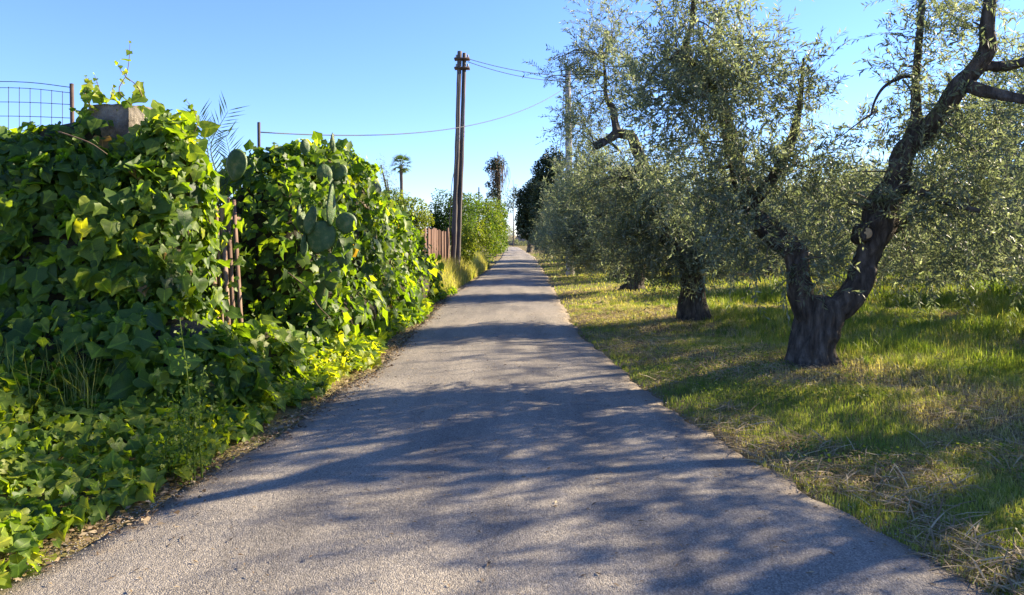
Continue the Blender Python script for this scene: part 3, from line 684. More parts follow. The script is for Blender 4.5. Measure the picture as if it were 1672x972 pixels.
# nearest tree: low fork, two heavy limbs
D = 8.1
tb = np.array([P(1325, 614, D), P(1324, 596, D), P(1325, 567, D), P(1332, 537, D), P(1342, 509, D), P(1345, 488, D)]); tb[0, 2] = -.05
T1 = olive_tree('nearest gnarled olive tree with a low fork and a pale saw cut', (P(1324, 612, D)[0], D, 0), (tb, [.32, .285, .24, .225, .235, .17]),
    [L3((1325, 525, D, .15), (1306, 482, D - .05, .125), (1301, 445, D - .1, .11), (1296, 412, D - .1, .12), (1268, 388, D, .12), (1232, 352, D + .2, .11), (1214, 300, D + .4, .095)),
     L3((1215, 315, D + .4, .095), (1198, 240, D + .5, .08), (1184, 195, D + .5, .075), (1168, 150, D + .4, .085), (1130, 112, D + .3, .085), (1102, 90, D + .2, .075)),
     L3((1140, 120, D + .4, .05), (1118, 98, D + .3, .05), (1120, 70, D + .2, .04), (1130, 36, D, .03), (1132, -20, D - .2, .02)),
     L3((1225, 335, D + .2, .07), (1262, 290, D + .1, .06), (1290, 235, D, .05), (1305, 170, D - .1, .03), (1312, 95, D - .2, .012)),
     L3((1345, 515, D, .16), (1376, 497, D - .03, .155), (1401, 466, D - .05, .14), (1410, 432, D, .125), (1424, 398, D, .14), (1433, 368, D, .185), (1438, 338, D, .165), (1460, 300, D - .1, .115), (1474, 262, D - .2, .10)),
     L3((1466, 280, D - .15, .085), (1492, 215, D - .2, .09), (1496, 178, D - .2, .055), (1495, 130, D - .25, .038), (1499, 85, D - .3, .034), (1503, 36, D - .4, .032), (1508, -60, D - .5, .025)),
     L3((1464, 290, D - .1, .105), (1480, 245, D - .2, .095), (1505, 221, D - .3, .095), (1542, 176, D - .5, .09), (1564, 144, D - .6, .085), (1592, 113, D - .7, .075), (1612, 82, D - .8, .072), (1612, 36, D - .9, .06), (1625, -80, D - 1, .04)),
     L3((1580, 140, D - .7, .06), (1620, 152, D - .8, .05), (1680, 165, D - 1, .04)), L3((1600, 108, D - .7, .055), (1640, 108, D - .7, .05), (1700, 95, D - .7, .04)),
     L3((1494, 124, D - .2, .022), (1472, 126, D - .25, .02), (1446, 140, D - .3, .017), (1430, 162, D - .35, .013), (1422, 188, D - .4, .007)),
     L3((1474, 130, D - .25, .012), (1488, 150, D - .3, .01), (1486, 180, D - .3, .006)),
     L3((1450, 320, D, .06), (1490, 310, D - .3, .045), (1540, 330, D - .5, .03), (1600, 345, D - .8, .02)),
     L3((1425, 400, D, .05), (1480, 360, D + .3, .035), (1560, 300, D + .6, .025))],
    [B(1160, 85, D, 95, 65, .7, 250), B(1120, 165, D + .1, 95, 70, .7, 260), B(1210, 130, D + .2, 60, 80, .6, 130), B(1150, 270, D + .2, 90, 80, .7, 260), B(1200, 350, D, 80, 55, .6, 170),
     B(1080, 110, D + .2, 45, 60, .5, 50), B(1305, 160, D - .1, 48, 75, .5, 95), B(1285, 270, D, 60, 60, .6, 110), B(1340, 330, D + .2, 70, 50, .6, 110), B(1395, 240, D + .1, 45, 45, .5, 40), B(1335, 432, D - .15, 38, 32, .3, 55),
     B(1235, 415, D - .1, 60, 28, .5, 60), B(1390, 340, D + .3, 50, 55, .5, 60), B(1520, 90, D - .4, 60, 65, .5, 75), B(1600, 60, D - .6, 70, 50, .5, 60), B(1560, 180, D - .3, 80, 45, .5, 70),
     B(1620, 220, D - .5, 60, 50, .5, 60), B(1530, 300, D - .2, 75, 45, .6, 110), B(1600, 330, D - .6, 75, 60, .6, 120), B(1540, 400, D + .1, 85, 50, .7, 120), B(1640, 430, D + .3, 60, 40, .5, 30),
     B(1450, 220, D - .1, 40, 35, .4, 24), B(1540, -20, D - .3, 90, 40, .6, 70), B(1150, -15, D, 110, 40, .7, 110), B(1475, 335, D - .5, 40, 28, .3, 24), B(1565, 250, D - .6, 60, 35, .4, 45), B(1480, 420, D + .5, 60, 40, .5, 70)], .082, 18, dens=1.1)
cp = P(1416, 381, D - .225); a_ = np.linspace(0, 2 * math.pi, 16, endpoint=False)
q = np.array([cp + np.array([0, .03, 0]), cp, cp + np.array([0, -.004, 0])])
cl = np.array([cp + np.array([.01, .16, 0]), cp + np.array([.004, .03, 0]), cp + np.array([0, .008, 0]), cp + np.array([0, .004, 0])])
link('collar', MB().add(*tube(cl, [.11, .088, .078, .066], 18, 16, .10, 9)).mesh('bark_collar', M['bark'], True, T1), [q_ for q_ in T1.children if q_.name.startswith('limb')][4])
V, Fc = tube(q, [.062, .06, .05], 16); V = V + (noise3(V, 40., 3)[:, None] - .5) * .008
link('saw_cut', mesh('pale_saw_cut', off(V, T1), Fc, M['cut'], None, False), [q for q in T1.children if q.name.startswith('limb')][4], label='pale sawn end of a removed branch')

# second tree
D = 12.9
tb = np.array([P(1132, 527, D), P(1132, 500, D), P(1133, 470, D), P(1130, 440, D), P(1128, 415, D)]); tb[0, 2] = -.05
olive_tree('second olive tree along the lane with a thick dark trunk and bent bare limb', (P(1132, 527, D)[0], D, 0), (tb, [.30, .24, .20, .21, .16]),
    [L3((1128, 450, D, .13), (1105, 415, D, .12), (1075, 370, D, .11), (1063, 330, D, .10), (1055, 285, D, .095), (1040, 245, D, .09), (1030, 222, D, .09), (1006, 217, D, .085)),
     L3((1008, 218, D, .08), (1004, 200, D, .065), (1000, 178, D, .06), (990, 160, D, .04), (988, 130, D, .03), (985, 95, D, .015)),
     L3((1008, 218, D, .075), (990, 230, D, .06), (972, 240, D - .1, .055)), L3((1052, 275, D, .06), (1030, 280, D - .1, .05), (1018, 290, D - .15, .045)),
     L3((1134, 450, D, .13), (1145, 410, D, .11), (1165, 370, D, .10), (1190, 330, D + .3, .08), (1200, 270, D + .5, .05)),
     L3((990, 228, D, .03), (1005, 240, D, .022), (1015, 250, D, .012))],
    [B(985, 95, D, 50, 50, .6, 130), B(945, 140, D, 35, 60, .5, 70), B(1010, 150, D + .2, 45, 45, .6, 80), B(950, 200, D, 35, 45, .6, 90), B(990, 290, D + .1, 70, 50, .8, 220), B(1040, 330, D - .2, 70, 55, .8, 240),
     B(1110, 330, D, 80, 55, .9, 260), B(1090, 400, D - .3, 80, 38, .8, 240), B(1180, 400, D, 80, 45, .9, 240), B(1020, 400, D, 60, 40, .7, 180), B(1160, 440, D - .4, 45, 22, .5, 60), B(1075, 445, D - .3, 45, 20, .5, 60), B(1220, 300, D + .4, 70, 60, .8, 150), B(985, 30, D, 60, 35, .5, 40),
     B(915, 95, D - .2, 14, 8, .15, 8), B(890, 125, D - .2, 9, 9, .12, 6)], .085, 16, segs=30)

# third tree
D = 19.3
tb = np.array([P(1030, 482, D), P(1036, 465, D), P(1042, 445, D), P(1042, 425, D)]); tb[0, 2] = -.05
olive_tree('third olive tree along the lane with a slanting trunk', (P(1030, 482, D)[0], D, 0), (tb, [.32, .23, .2, .17]),
    [L3((1042, 440, D, .14), (1020, 400, D, .11), (990, 350, D, .09), (960, 300, D, .06)), L3((1042, 440, D, .14), (1060, 390, D, .11), (1070, 330, D, .08), (1060, 270, D, .05))],
    [B(960, 330, D, 55, 50, 1.1, 330), B(930, 385, D - .4, 48, 40, 1., 260), B(985, 390, D - .6, 50, 40, 1., 260), B(1010, 320, D, 60, 50, 1.1, 300), B(925, 310, D + .5, 35, 45, .9, 180), B(1050, 390, D, 60, 45, 1.1, 240),
     B(965, 265, D, 45, 30, .9, 150), B(960, 430, D - .5, 40, 16, .7, 90), B(1080, 330, D, 60, 60, 1.2, 240)], .10, 13, segs=24)

# rows of further trees: three crowns built once, then copied
def generic(seed, h, rad, nsh, dens=1.3):
    global rng
    keep = rng; rng = np.random.default_rng(seed)
    o3 = np.array([[0, 0, -.05], [.05, .0, .4], [-.02, .04, .85], [.02, 0, 1.15]])
    limbs = []
    for k in range(4):
        a = k * 1.57 + rng.uniform(-.4, .4); e = np.array([math.cos(a) * rad * .62, math.sin(a) * rad * .62, h * rng.uniform(.72, .9)])
        p = np.array([[0, 0, .95], e * .35 + np.array([0, 0, 1.1 - e[2] * .1]), e * .7 + np.array([0, 0, .5 - .1 * e[2]]) + rng.normal(size=3) * .1, e])
        limbs.append((p, np.array([.13, .11, .08, .03])))
    blobs = []
    for k in range(13):
        a = k * 2.399; q = math.sqrt((k + .5) / 13)
        zc = h * (.80 - .42 * q ** 2) + rng.uniform(-.25, .25)
        blobs.append((np.array([math.cos(a) * rad * .8 * q, math.sin(a) * rad * .8 * q, zc]), np.array([.75, .75, .62]) * rad / 2.1 * rng.uniform(.8, 1.2), nsh))
    for k in range(7):
        a = k * .9 + .3; blobs.append((np.array([math.cos(a) * rad * .85, math.sin(a) * rad * .85, 1.15 + rng.uniform(-.15, .3)]), np.array([.6, .6, .45]), int(nsh * .7)))
    tr_ = MB().add(*tube(o3, [.3, .22, .2, .16], 24, 26, .09, seed, flare=.4)).mesh('olive_trunk', M['bark'], True)
    lm = [MB().add(*tube(p, r_, 10, 20, .08, seed + k)).mesh('olive_limb', M['bark'], True) for k, (p, r_) in enumerate(limbs)]
    cr, tw = olive_crown([spline(p, 16) for p, _ in limbs], blobs, .115, 11, np.zeros(3), twig_r=.004, shoot=(.3, .65), dens=dens)
    res = tr_, lm, cr, tw.mesh('olive_twigs', M['twig'])
    rng = keep
    return res
GEN = [generic(101, 4.3, 2.3, 150), generic(202, 4.6, 2.5, 150), generic(303, 4.0, 2.2, 150), generic(404, 4.5, 2.2, 150, .42)]
def place_olive(k, x, y, rz, s, label, group, sparse=False):
    t = thing('olive_tree', label, 'tree', (x, y, 0), group); t.rotation_euler.z = rz; t.scale = (s, s, s)
    tr_, lm, cr, tw = GEN[k if k == 3 and sparse else k % 3]
    link('trunk', tr_, t)
    for q in lm: link('limb', q, t)
    link('crown', cr, t, kind='stuff'); link('twigs', tw, t, kind='stuff')
ORD = ['first', 'second', 'third', 'fourth', 'fifth', 'sixth', 'seventh', 'eighth', 'ninth', 'tenth']
k = 0
for q, (x, y, s) in enumerate(((3.5, 25.6, .95), (3.4, 31.8, 1.), (3.6, 38, 1.05), (3.5, 44.5, 1.05))):
    place_olive(k, x, y, k * 1.3, s, ORD[q + 3] + ' olive tree along the lane counted from the viewer', 'olive trees beside the lane'); k += 1
for row, (x, yy) in enumerate(((9.3, (13.6, 19.6, 26, 32.5, 39, 46)), (15., (17.5, 23.6, 30, 36.5, 43)), (20.8, (26.5, 33, 40, 47)), (26.5, (30, 37, 44)), (32., (36, 43, 50)))):
    for q, y in enumerate(yy):
        place_olive(k, x + .3 * math.sin(k * 3.) + (1.1 if (row, q) == (0, 0) else 0), y, k * 1.9, (1.25 if (row, q) == (0, 0) else 1. + .08 * math.sin(k * 5.)), ORD[q] + ' visible olive tree in the ' + ORD[row + 1] + ' grove row from the lane', 'olive grove rows'); k += 1
place_olive(3, 7.7, 6.9, 1.2, 1.12, 'airy olive tree reaching in from beyond the edge beside the nearest trunk', 'olive grove rows', True)
place_olive(1, 10.9, 8.2, .7, 1., 'olive tree standing in the grove behind the nearest one', 'olive grove rows')

# ------------------------------------------------------------------ poles and cables
wp = thing('utility_pole', 'leaning twin-trunk weathered wooden utility pole on the far verge', 'pole', (-2.2, 24.8, 0))
D = 24.8
for x0, x1, r0, yt in ((738.5, 750.5, .085, 84), (745.5, 758.5, .08, 87)):
    q = np.array([P(x0, 440, D + (.1 if r0 < .083 else 0)), P(x1, yt, D + (.1 if r0 < .083 else 0))]); q[0, 2] = -.1
    q = np.vstack([q[0], q[0] * .5 + q[1] * .5 + [.02, 0, 0], q[1]])
    link('pole', MB().add(*tube(q, [r0 * 1.15, r0, r0 * .85], 14, 30, .09, int(yt))).mesh('pole_trunk', M['pole'], True, wp), wp)
for yy in (97, 112):
    br = link('bracket', MB().add(*box(P(754.5, yy, D), (.52, .30, .05), 0, 0, .004)).mesh('pole_bracket', M['metal'], False, wp), wp)
    for xx in (745.5, 764):
        c = P(xx, yy, D); link('insulator', MB().add(*tube(np.array([c + [0, 0, .02], c + [0, 0, .06], c + [0, 0, .1], c + [0, 0, .15]]), [.02, .045, .03, .035], 10)).mesh('insulator', M['concrete'], True, wp), br)
q = np.array([P(748, 118, D - .14), P(745, 250, D - .16), P(738, 300, D - .25), P(735, 345, D - .2), P(731, 420, D - .15)])
link('cable', MB().add(*tube(q, [.012] * 5, 5, 30)).mesh('drop_cable', M['wire'], True, wp), wp)

D = 28.
cp_ = thing('concrete_pole', 'square pale concrete utility pole half hidden by olive leaves', 'pole', (P(931, 450, D)[0], D, 0))
b0, b1 = P(931, 450, D), P(927, 108, D)
V = []
for zf, hw in ((0, .16), (.5, .13), (1, .10)):
    c = b0 * (1 - zf) + b1 * zf; V += [c + np.array([sx * hw, sy * hw, 0]) for sx, sy in ((-1, -1), (1, -1), (1, 1), (-1, 1))]
V = np.array(V); V[:4, 2] = -.1
Fc = np.array([(k * 4 + a, k * 4 + (a + 1) % 4, k * 4 + 4 + (a + 1) % 4, k * 4 + 4 + a) for k in range(2) for a in range(4)] + [(8, 9, 10, 11)])
link('pole', mesh('concrete_shaft', off(V, cp_), Fc, M['concrete']), cp_)
for yy in (125, 134, 143):
    c = P(924, yy, D - .12); link('insulator', MB().add(*tube(np.array([c, c + [-.06, 0, 0], c + [-.12, 0, 0]]), [.03, .045, .03], 10)).mesh('pole_insulator', M['metal'], True, cp_), cp_)
q = np.array([P(921, 140, D - .1), P(918, 200, D - .1), P(914, 250, D - .2), P(912, 300, D - .2)])
link('cable', MB().add(*tube(q, [.012] * 4, 5, 14)).mesh('drop_cable', M['wire'], True, cp_), cp_)

def cable(label, a_, b_, sag, r=.012):
    s = np.linspace(0, 1, 40)[:, None]; q = a_ * (1 - s) + b_ * s; q[:, 2] -= (4 * s * (1 - s) * sag)[:, 0]
    o = link('overhead_cable', MB().add(*tube(q, np.full(40, r), 6)).mesh('overhead_cable', M['wire'], True)); o['label'] = label; o['category'] = 'cable'
cable('upper of two overhead cables between the wooden and the concrete pole', P(764, 96, 24.8), P(924, 124, 27.9), .12)
cable('lower of two overhead cables between the wooden and the concrete pole', P(764, 101, 24.8), P(924, 133, 27.9), .15)
cable('long sagging cable from the concrete pole to the stake in the hedge', P(924, 143, 27.9), P(424, 216, 10.8), .62, .010)
cable('overhead cable climbing through the olive leaves towards the viewer', P(929, 140, 28), P(1080, 8, 16.), .1, .010)

# ------------------------------------------------------------------ plank fence, far trees, shrubs on the left
pf = thing('plank_fence', 'reddish brown fence of upright wooden planks beside the wooden pole', 'fence', (-2.75, 22, 0))
A_, B_ = np.array([-2.92, 20.6]), np.array([-2.36, 25.2]); nP = 22
for k in range(nP):
    c = A_ + (B_ - A_) * (k + .5) / nP; h = 1.74 + rng.uniform(-.06, .06) + .03 * (k % 5 == 0); ang = math.atan2(B_[1] - A_[1], B_[0] - A_[0]) + rng.normal() * .05
    V, Fc = box((c[0] + rng.normal() * .012, c[1], h / 2), (.2, .026, h), ang, 0, .008)
    link('plank', mesh('fence_plank', off(V, pf), Fc, M['plank']), pf)
for zz in (.45, 1.45):
    link('rail', MB().add(*tube(np.array([[A_[0] - .06, A_[1], zz], [B_[0] - .06, B_[1], zz]]), [.03, .03], 6, 4)).mesh('plank_rail', M['plank'], False, pf), pf)

def leafy(name, label, cat, base, trunk, blobs, n, size, mat, rbias=0., shape=None, jit=.5, group=None, trunkmat='bark', limbs=True):
    """tree or bush: trunk plus a crown of small leaf faces in lumpy clumps"""
    t = thing(name, label, cat, base, group); b = np.array(base, float)
    if trunk is not None:
        link('trunk', MB().add(*tube(*trunk, segs=12, n=20, bark=.08, seed=int(b[1]), flare=.3)).mesh(name + '_trunk', M[trunkmat], True, t), t)
    SV, SF = shape or (OV_V, OV_F)
    ps, ns, rs = [], [], []
    C = np.array([x[0] for x in blobs]); Rr = np.array([x[1] for x in blobs], float)
    wgt = np.array([r_[0] * r_[1] + r_[1] * r_[2] + r_[0] * r_[2] for r_ in Rr]); wgt /= wgt.sum()
    if limbs and trunk is not None:
        tip = np.asarray(trunk[0])[-1]; mb = MB()
        for c in C: mb.add(*tube(np.array([tip - [0, 0, .2], (tip + c) / 2 + [0, 0, .1], c]), [.05, .035, .015], 6, 8))
        link('limbs', mb.mesh(name + '_limbs', M[trunkmat], True, t), t, kind='stuff')
    for c, r_, w_ in zip(C, Rr, wgt):
        m = int(n * w_) + 1; u_ = rand_unit(m); s = 1 - jit * rng.random(m) ** 1.6
        p = c + u_ * r_ * s[:, None]
        p = p + u_ * ((noise3(p, 1.3 / r_.mean(), 3) - .5) * 1.1 * r_.mean() + (noise3(p, 4. / r_.mean(), 8) - .5) * .5 * r_.mean())[:, None]
        ps.append(p); ns.append(u_)
    p = np.concatenate(ps); u_ = np.concatenate(ns); m = len(p)
    ok = p[:, 2] > .08; p, u_ = p[ok], u_[ok]; m = len(p)
    nn = unit(u_ * .6 + np.array([0, 0, .4]) + rng.normal(size=(m, 3)) * .5); ax = unit(u_ * .4 + np.array([0, 0, -.3]) + rng.normal(size=(m, 3)) * .7)
    rv = np.clip(.5 + rbias + rng.normal(size=m) * .2 + (noise3(p, .9, 5) - .5) * .6, 0, 1)
    V, Fc = scatter(SV, SF, p, ax, nn, size * rng.uniform(.6, 1.3, m))
    link('crown', mesh(name + '_crown', V - b, Fc, M[mat], np.repeat(rv, len(SF))), t, kind='stuff')
    return t
def trk(x, y, h, r): return (np.array([[x, y, -.05], [x + .04, y, h * .4], [x - .03, y + .03, h]]), [r * 1.2, r, r * .7])

c = P(668, 350, 18.5); leafy('lemon_tree', 'yellow-green lemon tree leaning over the hedge end', 'tree', (c[0] - .3, 19, 0), trk(c[0] - .3, 19, 1.4, .07),
    [B(668, 345, 18.8, 28, 22, .5, 0)[:2], B(690, 358, 18.9, 17, 13, .4, 0)[:2], B(645, 335, 19, 22, 25, .5, 0)[:2], B(660, 375, 18.9, 35, 25, .5, 0)[:2]], 5000, .07, 'citrus', .22)
c = P(640, 330, 23.); leafy('grey_shrub', 'sparse pale grey-green shrub behind the lemon tree', 'shrub', (c[0], 23, 0), trk(c[0], 23, 2.2, .05),
    [B(632, 295, 23, 13, 28, .4, 0)[:2], B(648, 325, 23, 18, 20, .5, 0)[:2], B(665, 335, 23, 12, 22, .4, 0)[:2], B(622, 270, 23, 6, 16, .2, 0)[:2]], 2300, .065, 'pale', .1, (OL_V, OL_F), .9)
# fan palm far off
fp = thing('fan_palm', 'distant fan palm with a thin trunk above the lemon tree', 'palm', (P(655, 300, 60)[0], 60, 0))
tp = P(655, 271, 60)
link('trunk', MB().add(*tube(np.array([[tp[0] + .05, 60, -.1], [tp[0] + .05, 60, 4], tp]), [.2, .15, .13], 10, 20, .06, 4)).mesh('fan_palm_trunk', M['pole'], True, fp), fp)
for k in range(20):
    a = k * 2.399; el = 1.2 - 1.9 * k / 19; dv = np.array([math.cos(a) * math.cos(el), math.sin(a) * math.cos(el), math.sin(el)])
    mb = MB(); e = tp + dv * .5 + [0, 0, .1]; mb.add(*tube(np.array([tp, e]), [.02, .015], 5))
    m = 13; sp = np.linspace(-1.15, 1.15, m); sd = unit(np.cross(dv, [0, 0, 1.])[None])[0]; up = np.cross(sd, dv)
    ax = np.cos(sp)[:, None] * dv + np.sin(sp)[:, None] * sd + np.array([0, 0, -.25]) * np.abs(sp)[:, None]
    V, Fc = scatter(np.array([(0, .03, 0), (.5, .06, 0), (1, 0, -.15), (.5, -.06, 0)]), OL_F, np.tile(e, (m, 1)), ax, np.tile(up, (m, 1)), np.full(m, .62))
    mb.add(V, Fc, .2); link('frond', mb.mesh('fan_frond', M['palm'], False, fp), fp)

c = P(735, 390, 33); leafy('citrus_tree', 'round dark green citrus tree behind the wooden pole', 'tree', (c[0] - .3, 33.5, 0), trk(c[0] - .3, 33.5, 1.6, .12),
    [B(728, 350, 33, 30, 34, .9, 0)[:2], B(752, 345, 33.5, 28, 32, .9, 0)[:2], B(738, 372, 33, 38, 26, 1., 0)[:2], B(715, 375, 33, 20, 26, .7, 0)[:2]], 9000, .11, 'citrus', -.28)
c = P(775, 390, 40); leafy('roadside_bush', 'large sunlit yellow-green bush rising past the pole at the lane edge', 'bush', (c[0], 40, 0), trk(c[0], 40, 1.2, .1),
    [B(775, 352, 40, 36, 34, 1.2, 0)[:2], B(795, 365, 41, 28, 40, 1.2, 0)[:2], B(788, 395, 39, 30, 28, 1.1, 0)[:2], B(762, 385, 38, 26, 32, 1., 0)[:2]], 11000, .13, 'citrus', .12)
c = P(818, 390, 52); leafy('roadside_bush', 'darker green bush at the bend below the ivy-clad trunk', 'bush', (c[0] - .4, 52, 0), trk(c[0] - .4, 52, 1.2, .1),
    [B(815, 350, 52, 17, 26, 1., 0)[:2], B(818, 380, 52, 15, 26, 1., 0)[:2], B(806, 370, 51, 18, 34, 1., 0)[:2], B(812, 400, 50, 14, 16, .8, 0)[:2]], 7000, .14, 'citrus', 0)
leafy('ivy_bush', 'pale leafy ivy bush wrapped round the foot of the wooden pole', 'bush', (-1.98, 26.5, 0), None,
    [B(760, 385, 26.5, 14, 20, .4, 0)[:2], B(757, 410, 26.3, 17, 22, .45, 0)[:2], B(765, 398, 26.8, 11, 24, .4, 0)[:2]], 3200, .085, 'citrus', .18)
c = P(812, 300, 62)
leafy('ivy_clad_tree', 'tall dead trunk wrapped in brown hanging vine stems and ivy', 'tree', (c[0], 62, 0), trk(c[0] + .1, 62, 7.2, .2),
    [B(806, 272, 62, 12, 14, .6, 0)[:2], B(812, 268, 62, 15, 12, .7, 0)[:2], B(809, 300, 62, 10, 26, .5, 0)[:2], B(796, 276, 62, 6, 5, .3, 0)[:2], B(797, 302, 62, 5, 5, .3, 0)[:2], B(808, 318, 62, 14, 12, .6, 0)[:2]], 2600, .16, 'dark', .3, None, .8)
mb = MB(); n = 120; p0 = P(815, 275, 62) + rng.normal(size=(n, 3)) * [.38, .35, .7]; p2 = p0 + np.column_stack([rng.normal(size=n) * .15, rng.normal(size=n) * .15, -rng.uniform(.6, 1.9, n)])
mb.add(*tubes_fast(p0, (p0 + p2) / 2 + rng.normal(size=(n, 3)) * .15, p2, np.full(n, .022), np.full(n, .012), 4)); o = bpy.data.objects['ivy_clad_tree']
link('hanging_stems', mb.mesh('hanging_stems', M['vine'], False, o), o, kind='stuff')
leafy('wispy_tree', 'wispy sapling at the end of the lane beside the ivy-clad trunk', 'tree', (P(838, 390, 103)[0], 103, 0), trk(P(838, 390, 103)[0], 103, 5.5, .08),
    [B(838, 318, 103, 9, 12, .8, 0)[:2], B(832, 335, 103, 10, 14, .8, 0)[:2], B(842, 310, 103, 5, 8, .5, 0)[:2]], 900, .2, 'dark', .3, None, .95)
c = P(832, 385, 108); leafy('field_hedge', 'pale green hedge in front of the low wall ending the lane', 'hedge', (c[0], 108, 0), None, [B(834, 382, 108, 8, 12, .8, 0)[:2], B(824, 376, 108, 12, 18, 1., 0)[:2], B(843, 396, 107, 6, 7, .6, 0)[:2], B(854, 398, 107, 7, 5, .6, 0)[:2]], 2500, .16, 'pale', .2)

# dark evergreens on the right at the end of the lane
for lab, xb, d, bl, n in (('dark evergreen tree with bare lower trunk closing the lane', 864, 66, [(862, 340, 18, 30), (856, 365, 15, 22), (872, 320, 14, 28), (868, 370, 16, 25), (852, 322, 9, 14)], 9000),
                          ('tallest dark evergreen tree behind the concrete pole', 893, 58, [(890, 280, 20, 26), (905, 262, 18, 18), (885, 310, 18, 30), (895, 350, 22, 35), (908, 300, 22, 36), (880, 345, 14, 30)], 11000),
                          ('slim dark evergreen tree between its taller neighbours', 876, 74, [(872, 350, 14, 40), (874, 310, 12, 22), (878, 380, 14, 18)], 6000)):
    c = P(xb, 390, d); leafy('evergreen_tree', lab, 'tree', (c[0], d, 0), trk(c[0], d, 2.4, .2), [B(a, b, d, e * 1.05, f, e * d / F, 0)[:2] for a, b, e, f in bl], n, .22, 'dark', 0, group='evergreens at the end of the lane')
# far wall and field edge that close the lane
wl = thing('boundary_wall', 'low brown wall across the far end of the lane', 'wall', (0, 112, 0))
for k in range(8):
    link('panel', MB().add(*box((-14 + k * 4, 112, .75), (3.97, .3, 1.55 + .06 * (k % 3)), 0, 0, .01)).mesh('wall_panel', M['wall'], False, wl), wl)

# ------------------------------------------------------------------ grass
GR_V = np.array([(0, .5, 0), (0, -.5, 0), (.5, .36, .06), (.5, -.36, .06), (1, 0, .3)])  # x along blade
def blades(x, y, h, wd, lean, rv, z=None):
    n = len(x); z = ground_z(x, y) if z is None else z
    p = np.column_stack([x, y, z - .01]); a = rng.uniform(0, 6.283, n); dirh = np.column_stack([np.cos(a), np.sin(a), np.zeros(n)])
    side = np.column_stack([-np.sin(a), np.cos(a), np.zeros(n)])
    up = np.array([0, 0, 1.])
    m = p + (up * .55 + dirh * (lean * .25)[:, None]) * h[:, None]
    e = p + (up * np.sqrt(np.clip(1 - (lean * .75) ** 2, .05, 1))[:, None] + dirh * (lean * .9)[:, None]) * h[:, None]
    s = side * (wd / 2)[:, None]
    V = np.stack([p - s, p + s, m + s * .8, m - s * .8, e], 1).reshape(-1, 3)
    b = (np.arange(n) * 5)[:, None]
    Fc = np.concatenate([b + [0, 1, 2], b + [0, 2, 3], b + [3, 2, 4]], 1).reshape(-1, 3)
    return V, Fc, np.repeat(rv, 3)
def sample(n, y0, y1, x1max, side=1):
    y = y0 + (y1 - y0) * rng.random(n); l, r = edges(y)
    x = r - .16 + (np.minimum(x1max, .78 * y + .9) - r + .16) * rng.random(n) if side > 0 else l
    return x, y
mb = MB()
for n, y0, y1, xm, hw in ((120000, 2.6, 8., 6, 1.), (100000, 8., 16., 11, 1.5), (65000, 16., 34., 22, 3.), (25000, 34., 60., 34, 6.)):
    x, y = sample(n, y0, y1, xm); l, r = edges(y); e = x - r
    edge_n = (noise2(y, x * 0, 1.2, 51) - .5) * .3
    ok = (e > edge_n * .45 - .03) & (rng.random(len(e)) < np.clip(.35 + e * 2.5, 0, 1)); x, y, e = x[ok], y[ok], e[ok]
    tall = noise2(x, y, .55, 61) * .6 + noise2(x, y, 1.7, 62) * .4
    inner = np.clip((e - 2.1) / 1.6, 0, 1)
    tall = np.clip((tall - .38) * 2.6, 0, 1) * inner
    patch = noise2(x, y, .8, 71) * .55 + noise2(x, y, 2.7, 72) * .45
    thin = (patch < .38) & (rng.random(len(x)) < .62); x, y, e, tall, patch, inner = [q[~thin] for q in (x, y, e, tall, patch, inner)]
    m = len(x)
    h = (.025 + .04 * rng.random(m) + .035 * np.clip(e - .5, 0, 1) * rng.random(m)) * (1 + 3.6 * tall * rng.random(m) ** .5) * (1 + .15 * (hw - 1))
    dry = np.clip(.45 + (.55 - patch) * 1.5 - .28 * tall + rng.normal(size=m) * .17 + .16 * np.exp(-((e - 1.6) / .9) ** 2), .02, 1)
    mb.add(*blades(x, y, h, (.0032 + .0022 * rng.random(m)) * hw * (1 + .4 * tall), np.clip(.35 + rng.normal(size=m) * .28 + .35 * (dry > .55), 0, 1.1), dry))
nt_ = 3600; cx, cy = sample(nt_, 2.8, 17, 12); l, r = edges(cy); e = cx - r
ok = (e > -.07) & (rng.random(nt_) < .35 + .5 * np.clip(e / 2, 0, 1)); cx, cy, e = cx[ok], cy[ok], e[ok]; nt_ = len(cx); kb = 24
tl = np.clip((noise2(cx, cy, .55, 61) - .35) * 2.2, 0, 1) * np.clip((e - 1.6) / 1.6, 0, 1); th_ = rng.uniform(.04, .09, nt_) + .24 * tl * rng.random(nt_)
td = np.clip(.42 + rng.normal(size=nt_) * .26 - .2 * tl, .03, 1)
x = np.repeat(cx, kb) + rng.normal(size=nt_ * kb) * .022; y = np.repeat(cy, kb) + rng.normal(size=nt_ * kb) * .022
mb.add(*blades(x, y, np.repeat(th_, kb) * rng.uniform(.5, 1.25, nt_ * kb), (.0035 + .002 * rng.random(nt_ * kb)) * np.clip(y / 6, 1, 2.2), rng.uniform(.15, 1.05, nt_ * kb), np.clip(np.repeat(td, kb) + rng.normal(size=nt_ * kb) * .1, 0, 1)))
go = link('grass', mb.mesh('grass_blades', M['grass'])); go['label'] = 'rough green and straw-coloured grass under the olive trees'; go['category'] = 'grass'; go['kind'] = 'stuff'

